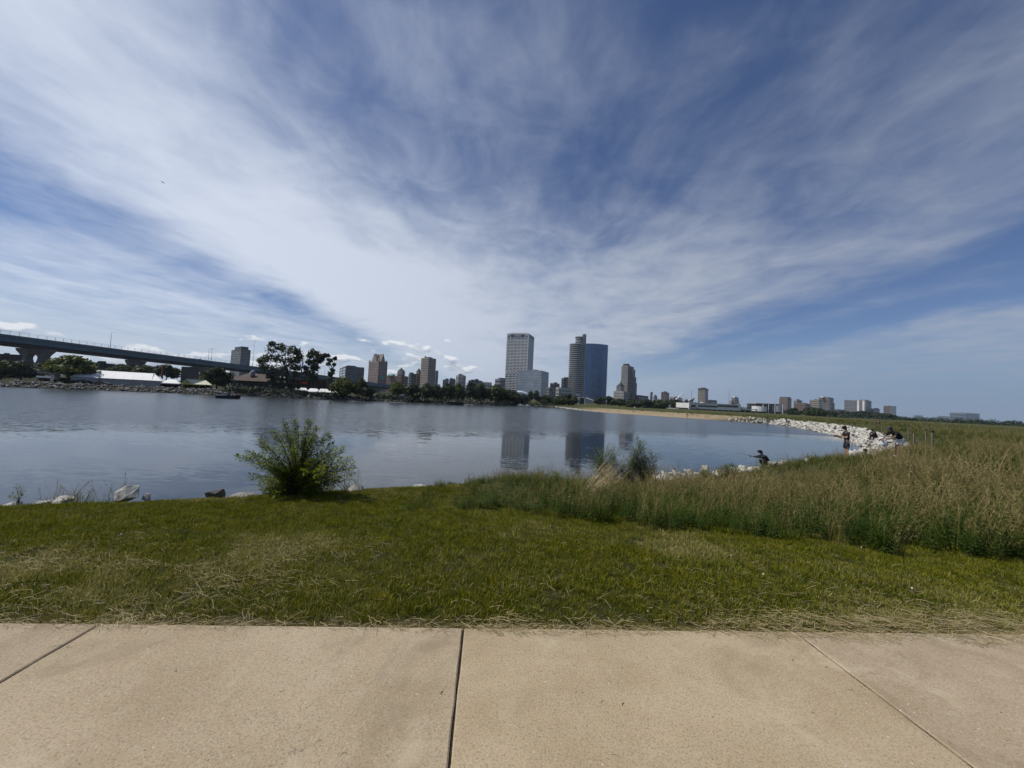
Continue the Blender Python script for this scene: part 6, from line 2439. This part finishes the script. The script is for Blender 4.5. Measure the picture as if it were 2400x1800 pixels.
# ------------------------------------------------------------------ people
def skin_mesh(name, verts, edges, radii, root, m, parent, sub_=1):
    me = bpy.data.meshes.new(name)
    me.from_pydata([tuple(v) for v in verts], edges, [])
    o = link(name, me, m, parent)
    md = o.modifiers.new('skin', 'SKIN')
    md.use_smooth_shade = True
    lay = me.skin_vertices[0].data if me.skin_vertices else None
    if lay is None:
        bm = bmesh.new()
        bm.from_mesh(me)
        bm.verts.layers.skin.verify()
        bm.to_mesh(me)
        bm.free()
        lay = me.skin_vertices[0].data
    for i, q in enumerate(radii):
        lay[i].radius = q if hasattr(q, '__len__') else (q, q)
        lay[i].use_root = (i == root)
    sb = o.modifiers.new('smooth', 'SUBSURF')
    sb.levels = sub_
    sb.render_levels = sub_
    return o


def chain(V, E, Rr, pts, rads, start=None):
    """append a chain of joints; returns index of its last joint"""
    prev = start
    for p, q in zip(pts, rads):
        V.append(Vector(p))
        Rr.append(q)
        i = len(V) - 1
        if prev is not None:
            E.append((prev, i))
        prev = i
    return prev


def hand(V, E, Rr, wrist, d, palm, start, grip=.5):
    """palm and five bent fingers; d: pointing direction, palm: palm-side normal"""
    d, palm = Vector(d).normalized(), Vector(palm).normalized()
    sd = d.cross(palm).normalized()
    w = Vector(wrist)
    a = chain(V, E, Rr, [w + d * .045, w + d * .085], [(.034, .016), (.036, .015)], start)
    for k, (off, ln) in enumerate(((-.03, .072), (-.010, .085), (.010, .080), (.030, .062))):
        b = w + d * .10 + sd * off
        c1 = b + (d * (1 - grip * .5) + palm * grip).normalized() * ln * .5
        c2 = c1 + (d * (1 - grip * 1.4) + palm * grip * 1.3).normalized() * ln * .5
        chain(V, E, Rr, [b, c1, c2], [.0095, .0085, .007], a)
    t0 = w + d * .04 - sd * .035
    chain(V, E, Rr, [t0, t0 + (d * .6 - sd * .5 + palm * .5) * .05, t0 + (d * .9 + palm * .6) * .075], [.012, .010, .008], a - 1)


def person(label, loc, rz, J, col, cap=True, shoes=None, detail=True, group=None, hair=(.02, .016, .012), shirt_long=False, trousers=False, cat='person', sub_=1):
    """J: joints in metres, figure faces +x; left = +y"""
    e = empty('person', loc, label, cat, group, rz)
    J = {k: Vector(v) for k, v in J.items()}
    SK = mat('skin %.2f' % col['skin'][0], col['skin'], .55, tuple(c * .85 for c in col['skin']), 12)
    V, E, Rr = [], [], []
    pel = J['pelvis']
    i0 = chain(V, E, Rr, [pel], [(.125, .095)])
    sp = chain(V, E, Rr, [pel.lerp(J['chest'], .5), J['chest'], J['neck']], [(.115, .09), (.14, .10), .052], i0)
    hd = (J['head'] - J['neck'])
    u = hd.normalized()
    fw = J.get('face', Vector((1, 0, 0))).normalized()
    hs = sp
    chain(V, E, Rr, [J['neck'] + hd * .45, J['neck'] + hd * .75 + fw * .012, J['head'], J['head'] + u * .065], [.055, (.072, .082), (.080, .092), (.058, .066)], hs)
    # nose and ears grow out of the head
    hc = len(V) - 2
    ch = sp - 1
    for s, t in ((1, 'l'), (-1, 'r')):
        k = chain(V, E, Rr, [J['chest'].lerp(J['sh_' + t], .55), J['sh_' + t], J['el_' + t], J['el_' + t].lerp(J['wr_' + t], .4), J['wr_' + t]], [.075, .056, .040, .038, .026], ch)
        if detail:
            d = (J['wr_' + t] - J['el_' + t])
            hand(V, E, Rr, J['wr_' + t], d, J.get('palm', Vector((0, 0, -1))), k, .6)
        else:
            chain(V, E, Rr, [J['wr_' + t] + (J['wr_' + t] - J['el_' + t]).normalized() * .1], [.03], k)
        hip = pel + Vector((0, s * .085, -.03))
        chain(V, E, Rr, [hip, hip.lerp(J['kn_' + t], .5), J['kn_' + t], J['kn_' + t].lerp(J['an_' + t], .35), J['an_' + t], J['an_' + t] + Vector((.10, 0, -.055))], [.088, .078, .054, .056, .036, .034], i0)
    body = skin_mesh('body', V, E, Rr, 0, SK, e, sub_)
    # face
    mb = MB()
    side = u.cross(fw).normalized()
    hh = J['head'] + u * .01
    if detail:
        mb.lathe([(.003, .03), (.012, .0), (.016, -.02), (.004, -.028)], tuple(hh + fw * .092 - u * .012), 6)
        for s in (-1, 1):
            mb.lathe([(.004, .03), (.018, .015), (.016, -.02), (.004, -.03)], tuple(hh + side * s * .085), 6, .45, .9)
        mb.build('nose_and_ears', SK, body, True)
        eb = MB()
        for s in (-1, 1):
            eb.box(hh + fw * .086 + side * s * .032 + u * .012, (.012, .024, .012))
        eb.box(hh + fw * .084 - u * .05, (.012, .045, .007))
        eb.build('eyes_and_mouth', mat('dark feature', (.05, .03, .028), .6), body)

    def shell(nm, c, parts, ext):
        V, E, Rr = [], [], []
        first = chain(V, E, Rr, *parts[0])
        base = 0
        for pts, rads, st in parts[1:]:
            chain(V, E, Rr, pts, rads, st)
        return skin_mesh(nm, V, E, Rr, 0, mat(nm + ' %.3f %.3f' % (c[0], c[2]), c, .9, tuple(k * .8 for k in c), 6), e, sub_)
    # shirt
    parts = [([pel - (J['chest'] - pel).normalized() * .10, pel.lerp(J['chest'], .5), J['chest'], J['chest'].lerp(J['neck'], .72)], [(.155, .120), (.150, .118), (.172, .128), (.070, .066)])]
    for t in 'lr':
        end = J['wr_' + t] if shirt_long else J['sh_' + t].lerp(J['el_' + t], .80)
        parts.append(([J['chest'].lerp(J['sh_' + t], .6), J['sh_' + t], J['sh_' + t].lerp(J['el_' + t], .45), end] if not shirt_long else [J['chest'].lerp(J['sh_' + t], .6), J['sh_' + t], J['el_' + t], end],
                      [.088, .080, .072, .070] if not shirt_long else [.088, .078, .062, .045], 2))
    shell('shirt', col['shirt'], parts, 0)
    parts = [([pel + (J['chest'] - pel).normalized() * .12, pel - (J['chest'] - pel).normalized() * .04], [(.146, .114), (.150, .118)])]
    for s, t in ((1, 'l'), (-1, 'r')):
        hip = pel + Vector((0, s * .09, -.05))
        kn, an = J['kn_' + t], J['an_' + t]
        if trousers:
            parts.append(([hip, hip.lerp(kn, .5), kn, an], [.108, .095, .075, .062], 1))
        else:
            parts.append(([hip, hip.lerp(kn, .45), hip.lerp(kn, .88)], [.112, .108, .104], 1))
    shell('trousers' if trousers else 'shorts', col['legs'], parts, 0)
    # shoes
    for t in 'lr':
        a = J['an_' + t]
        mb = MB()
        mb.lathe([(.048, -.02), (.052, -.05), (.05, -.082), (.045, -.09)], (a.x + .05, a.y, a.z), 12, 2.5, .95)
        mb.build('shoe', mat('shoe %.2f' % col['shoes'][0], col['shoes'], .7), e, True)
    # hair and cap
    R3 = Matrix((fw, side, u)).transposed()

    def around(prof, seg, sx, sy, nm, m, extra=None):
        mb = MB()
        mb.lathe(prof, (0, 0, 0), seg, sx, sy)
        if extra:
            extra(mb)
        mb.v = [tuple(J['head'] + R3 @ Vector(v)) for v in mb.v]
        return mb.build(nm, m, e, True)
    around([(.088, -.05), (.098, .01), (.096, .05), (.07, .09), (.02, .108)], 14, .98, .90, 'hair', mat('hair', hair, .8))
    if cap:
        def brim(mb):
            n = 9
            vs = []
            for k in range(n):
                a = -1.1 + 2.2 * k / (n - 1)
                vs += [(.098 * math.cos(a), .092 * math.sin(a), .045), ((.10 + .085 * math.cos(a * .9)) * math.cos(a * .75), .105 * math.sin(a), .022)]
            mb.add(vs + [(x, y, z - .008) for x, y, z in vs], [(2 * k, 2 * k + 1, 2 * k + 3, 2 * k + 2) for k in range(n - 1)] + [(2 * n + 2 * k + 2, 2 * n + 2 * k + 3, 2 * n + 2 * k + 1, 2 * n + 2 * k) for k in range(n - 1)])
        around([(.104, .030), (.106, .055), (.096, .088), (.062, .118), (.015, .128)], 16, 1.0, .92, 'cap', mat('cap %.3f' % col['cap'][0], col['cap'], .85), brim)
    return e


STAND = dict(pelvis=(0, 0, .93), chest=(.01, 0, 1.26), neck=(.02, 0, 1.48), head=(.05, 0, 1.63), sh_l=(0, .19, 1.41), sh_r=(0, -.19, 1.41), el_l=(.06, .24, 1.13), el_r=(.06, -.24, 1.13),
             wr_l=(.20, .20, .93), wr_r=(.20, -.20, .93), kn_l=(.02, .10, .50), kn_r=(.02, -.10, .50), an_l=(-.02, .11, .09), an_r=(-.02, -.11, .09))


def rod(label, a, b, w=.006, cat='fishing rod', group='fishing rods'):
    a, b = Vector(a), Vector(b)
    e = empty('fishing_rod', a, label, cat, group)
    d = (b - a)
    n = 8
    pts = [d * (k / n) + Vector((0, 0, -.10 * (k / n) ** 2 * d.length * .3)) for k in range(n + 1)]
    MB().tube(pts, [w * (1.3 - .9 * k / n) for k in range(n + 1)], 6).build('blank', mat('rod graphite', (.02, .02, .022), .4), e)
    u = d.normalized()
    hd_ = MB().tube([-u * .25, u * .12], .014, 8).build('handle', mat('rod cork', (.05, .04, .03), .8), e)
    MB().lathe([(.02, -.03), (.035, -.02), (.035, .02), (.02, .03)], tuple(u * .05 + Vector((0, 0, -.05))), 10).build('reel', mat('reel metal', (.10, .10, .11), .4), hd_)
    return e


def build_people():
    ga = 'anglers on the right bank'
    # standing angler
    p = at(1984, 1083, 17.9)
    p.z = hz(p.x, p.y)
    J = dict(STAND)
    J.update(head=(.09, 0, 1.62), face=(1, .15, -.42), el_l=(.10, .22, 1.14), el_r=(.10, -.23, 1.14), wr_l=(.34, .10, 1.20), wr_r=(.36, -.08, 1.16), palm=(0, 0, 1))
    ks = (p.z - at(1984, 997, 17.9).z) / -1.76
    e = person('standing angler in black cap, black t-shirt and dark shorts on the bank', p, PI - .3, J, dict(skin=(.42, .27, .20), shirt=(.014, .012, .012), legs=(.016, .020, .032), cap=(.010, .010, .011), shoes=(.03, .03, .03)), group=ga)
    e.scale = (ks, ks, ks)
    M = e.matrix_basis.copy()
    M = Matrix.Translation(p) @ Matrix.Rotation(PI - .3, 4, 'Z') @ Matrix.Scale(ks, 4)
    h = M @ Vector((.46, 0, 1.19))
    rod('thin fishing rod held up by the standing angler', h, h + Vector((-1.25, .9, .85)), .007)
    # a rod lying out over the water behind him
    q = at(2022, 1046, 22.0)
    rod('dark fishing rod stretched level over the water right of the standing angler', q, at(1996, 1044.5, 22.2), .018)
    # bent angler in white shorts
    p = at(2104, 1069, 19.2)
    p.z = hz(p.x, p.y)
    J = dict(pelvis=(-.16, 0, .90), chest=(.13, 0, 1.14), neck=(.32, 0, 1.30), head=(.45, 0, 1.40), face=(.9, 0, -.45), sh_l=(.26, .18, 1.22), sh_r=(.26, -.18, 1.22), el_l=(.44, .22, .98), el_r=(.46, -.22, .98),
             wr_l=(.68, .12, .86), wr_r=(.70, -.10, .84), kn_l=(.06, .10, .50), kn_r=(-.04, -.12, .49), an_l=(.14, .11, .09), an_r=(-.10, -.12, .09), palm=(0, 0, -1))
    ks = (at(2088, 999, 19.2).z - p.z) / 1.50
    e = person('bent-over angler in black t-shirt, white shorts and white shoes', p, PI + .1, J, dict(skin=(.20, .12, .085), shirt=(.014, .012, .013), legs=(.66, .67, .70), cap=(.05, .055, .05), shoes=(.72, .70, .64)), group=ga)
    e.scale = (ks, ks, ks)
    # tackle bag in his hands
    h = p + (Matrix.Rotation(PI + .1, 3, 'Z') @ Vector((.72, 0, .72))) * ks
    b = empty('tackle_bag', h, 'pale blue and white plastic bag held by the bent-over angler', 'bag')
    MB().lathe([(.02, .16), (.05, .10), (.13, .0), (.15, -.12), (.12, -.22), (.04, -.25)], (.08, .1, 0), 10, 1.1, .7).build('bag', mat('bag blue white', (.45, .52, .66), .5, (.60, .62, .66), 8), b, True)
    MB().tube([(.06, .1, .14), (.02, .06, .24), (0, 0, .27)], .012, 5).build('loop', mat('bag blue white', (.45, .52, .66)), b)
    # crouching angler
    p = at(1796, 1107, 20.0)
    p.z = max(hz(p.x, p.y), at(1790, 1067, 20.0).z - .98)
    J = dict(pelvis=(-.12, 0, .26), chest=(.10, 0, .52), neck=(.22, 0, .70), head=(.31, 0, .82), face=(1, 0, -.18), sh_l=(.15, .19, .64), sh_r=(.15, -.19, .64), el_l=(.40, .19, .56), el_r=(.38, -.20, .54),
             wr_l=(.66, .10, .60), wr_r=(.62, -.12, .58), kn_l=(.30, .16, .42), kn_r=(.30, -.16, .42), an_l=(.06, .14, .09), an_r=(.06, -.14, .09), palm=(0, 0, -1))
    e = person('crouching angler in navy cap and dark hooded jacket reaching out over the water', p, PI - .05, J, dict(skin=(.36, .23, .17), shirt=(.022, .026, .032), legs=(.02, .022, .028), cap=(.010, .013, .024), shoes=(.05, .05, .05)), group=ga, shirt_long=True, trousers=True)
    gl = MB().box((.40, 0, .825), (.02, .17, .035)).build('sunglasses', mat('dark lens', (.01, .01, .012), .2), e)
    h = p + Matrix.Rotation(PI - .05, 3, 'Z') @ Vector((.76, 0, .60))
    rod('short rod in the hands of the crouching angler', h, h + Vector((-.55, .25, .10)), .010)
    q = at(1793, 1106, 18.8)
    b = empty('bucket', q, 'white round bucket in the grass below the crouching angler', 'bucket')
    MB().lathe([(.14, -.2), (.165, .10), (.165, .13), (.15, .13), (.135, -.12), (.02, -.14)], (0, 0, 0), 18).build('pail', mat('bucket white', (.74, .74, .72), .5), b, True)
    MB().tube([(-.165, 0, .10), (-.14, 0, .2), (0, 0, .25), (.14, 0, .2), (.165, 0, .10)], .006, 5).build('handle', mat('wire', (.3, .3, .3), .4), b)
    # hunched figure on the white rocks
    p = at(2050, 1031, 36.0)
    J = dict(pelvis=(-.12, 0, .34), chest=(.06, 0, .62), neck=(.17, 0, .80), head=(.24, 0, .92), face=(1, 0, -.3), sh_l=(.10, .19, .74), sh_r=(.10, -.19, .74), el_l=(.26, .20, .52), el_r=(.26, -.2, .52),
             wr_l=(.44, .1, .50), wr_r=(.44, -.1, .50), kn_l=(.28, .14, .48), kn_r=(.28, -.14, .48), an_l=(.24, .14, .06), an_r=(.24, -.14, .06))
    person('hunched person in dark brown sitting on the white rocks', p, PI, J, dict(skin=(.25, .16, .12), shirt=(.035, .028, .024), legs=(.03, .027, .025), cap=(.02, .02, .02), shoes=(.03, .03, .03)), cap=False, detail=False, group=ga, shirt_long=True, trousers=True)
    # small far figures
    gf = 'distant walkers'
    F = [(1758, 981, 8, 0, (.70, .70, .68), (.03, .03, .04), 'distant walker in white shirt on the pale path by the rocks'), (1799, 981, 8, 1.2, (.02, .02, .022), (.02, .02, .025), 'distant walker all in black in the field'),
         (1844, 986.5, 9, 2.0, (.03, .03, .035), (.04, .04, .05), 'distant walker in dark clothes left of the one in white top'), (1848.5, 987, 10, 4.0, (.72, .72, .70), (.02, .02, .022), 'distant walker in white top and black shorts in the field'),
         (1610, 974, 6.5, .4, (.25, .16, .12), (.22, .15, .11), 'lone sunbather walking on the sand beach'), (1487, 960, 4, .4, (.7, .7, .7), (.5, .5, .5), 'tiny pale figure on the grassy point'),
         (2054, 999, 14, 2.6, (.016, .016, .018), (.02, .02, .022), 'distant walker in black behind the rocks, left of two'), (2061, 999.5, 14, 2.4, (.014, .014, .016), (.02, .02, .022), 'distant walker in black behind the rocks, right of two')]
    for k, (x, y, hpx, rz, sh, lg, lab) in enumerate(F):
        g_ = G(x, y, -.38)
        sc = min(max(hpx * g_.y / FPX / 1.75, .9), 1.08)
        g_ = at(x, y, min(g_.y, 260))
        g_.z = max(hz(g_.x, g_.y), -1.2)
        J = dict(STAND)
        J.update(kn_l=(.14, .10, .50), kn_r=(-.06, -.10, .50), an_l=(.20, .10, .09), an_r=(-.22, -.10, .10))
        e = person(lab, g_, rz, J, dict(skin=(.35, .23, .17), shirt=sh, legs=lg, cap=(.02, .02, .02), shoes=(.05, .05, .05)), cap=(k % 2 == 0), detail=False, group=gf)
        e.scale = (sc, sc, sc)


build_people()


# ------------------------------------------------------------------ small things in the field
def build_posts():
    WOOD = mat('weathered post', (.20, .17, .13), .9, (.13, .11, .085), 9)
    BLK = mat('post cap black', (.02, .02, .02), .7)
    for x, yb, yt, capd, lab in ((1997, 1000, 985, True, 'thin black-topped post behind the standing angler'), (2028, 1076, 1052, True, 'dark-topped post before the white rocks'), (2066, 1012, 992, False, 'grey wooden post left of the bent-over angler'),
                                 (2129, 1024, 997, True, 'black-topped post just right of the bent-over angler'), (2142, 1040, 1015, False, 'short green-grey post behind the bent-over angler'), (2170, 1034, 1006, True, 'pale post in the field, left of the tallest one'),
                                 (2185, 1060, 1009, True, 'tallest pale field post with black top'), (2358, 1016, 1004, False, 'small faraway post at the right end of the field'), (1928, 988, 980, True, 'small signpost in the field beyond the white rocks')):
        g = G(x, yb, -.40)
        g.z = hz(g.x, g.y) - .1
        H = at(x, yt, g.y).z - g.z
        e = empty('field_post', g, lab, 'post', 'posts in the field')
        MB().box((0, 0, H / 2), (.075, .075, H)).build('shaft', WOOD, e)
        if capd:
            MB().box((0, 0, H - .06), (.11, .11, .10)).build('cap', BLK, e)
    # pale concrete pad and driftwood by the start of the white rocks
    g = G(1762, 983, -.35)
    o = MB().box((0, 0, .06), (11, 2.6, .12)).build('pale_pad', mat('pale slab', (.36, .32, .25), .9), None, False, (g.x, g.y, hz(g.x, g.y)))
    tag(o, 'pale concrete pad at the start of the white rocks', 'slab')
    # bird
    b = empty('bird', at(382, 428, 60), 'small dark bird high in the sky on the left', 'bird')
    v = [(-.17, 0, 0), (-.06, .035, .03), (.10, .03, .02), (.17, 0, 0), (.10, -.03, .02), (-.06, -.035, .03), (0, 0, .05), (0, 0, -.035)]
    f = [(0, 1, 6), (1, 2, 6), (2, 3, 6), (3, 4, 6), (4, 5, 6), (5, 0, 6), (1, 0, 7), (2, 1, 7), (3, 2, 7), (4, 3, 7), (5, 4, 7), (0, 5, 7)]
    BM = mat('bird dark', (.02, .02, .025), .8)
    MB().add(v, f).build('body', BM, b)
    for s in (-1, 1):
        MB().add([(-.06, s * .02, .02), (.08, s * .02, .02), (.05, s * .20, .09), (-.05, s * .36, .03), (-.09, s * .22, .07), (0, s * .2, .06)], [(0, 1, 2, 4), (4, 2, 3), (0, 4, 5), (1, 5, 2)]).build('wing', BM, b)


build_posts()


# ------------------------------------------------------------------ the air
def build_haze():
    m = bpy.data.materials.new('haze air')
    m.use_nodes = True
    t = m.node_tree
    t.nodes.clear()
    v = t.nodes.new('ShaderNodeVolumePrincipled')
    v.inputs['Color'].default_value = (0.72, 0.84, 1.0, 1)
    v.inputs['Density'].default_value = 0.00007
    v.inputs['Anisotropy'].default_value = 0.2
    t.links.new(v.outputs[0], t.nodes.new('ShaderNodeOutputMaterial').inputs['Volume'])
    o = MB().box((0, 5850, 118), (18400, 12500, 250)).build('haze', m)
    tag(o, 'thin bluish summer haze over the lagoon and city', None, None, 'stuff')


build_haze()
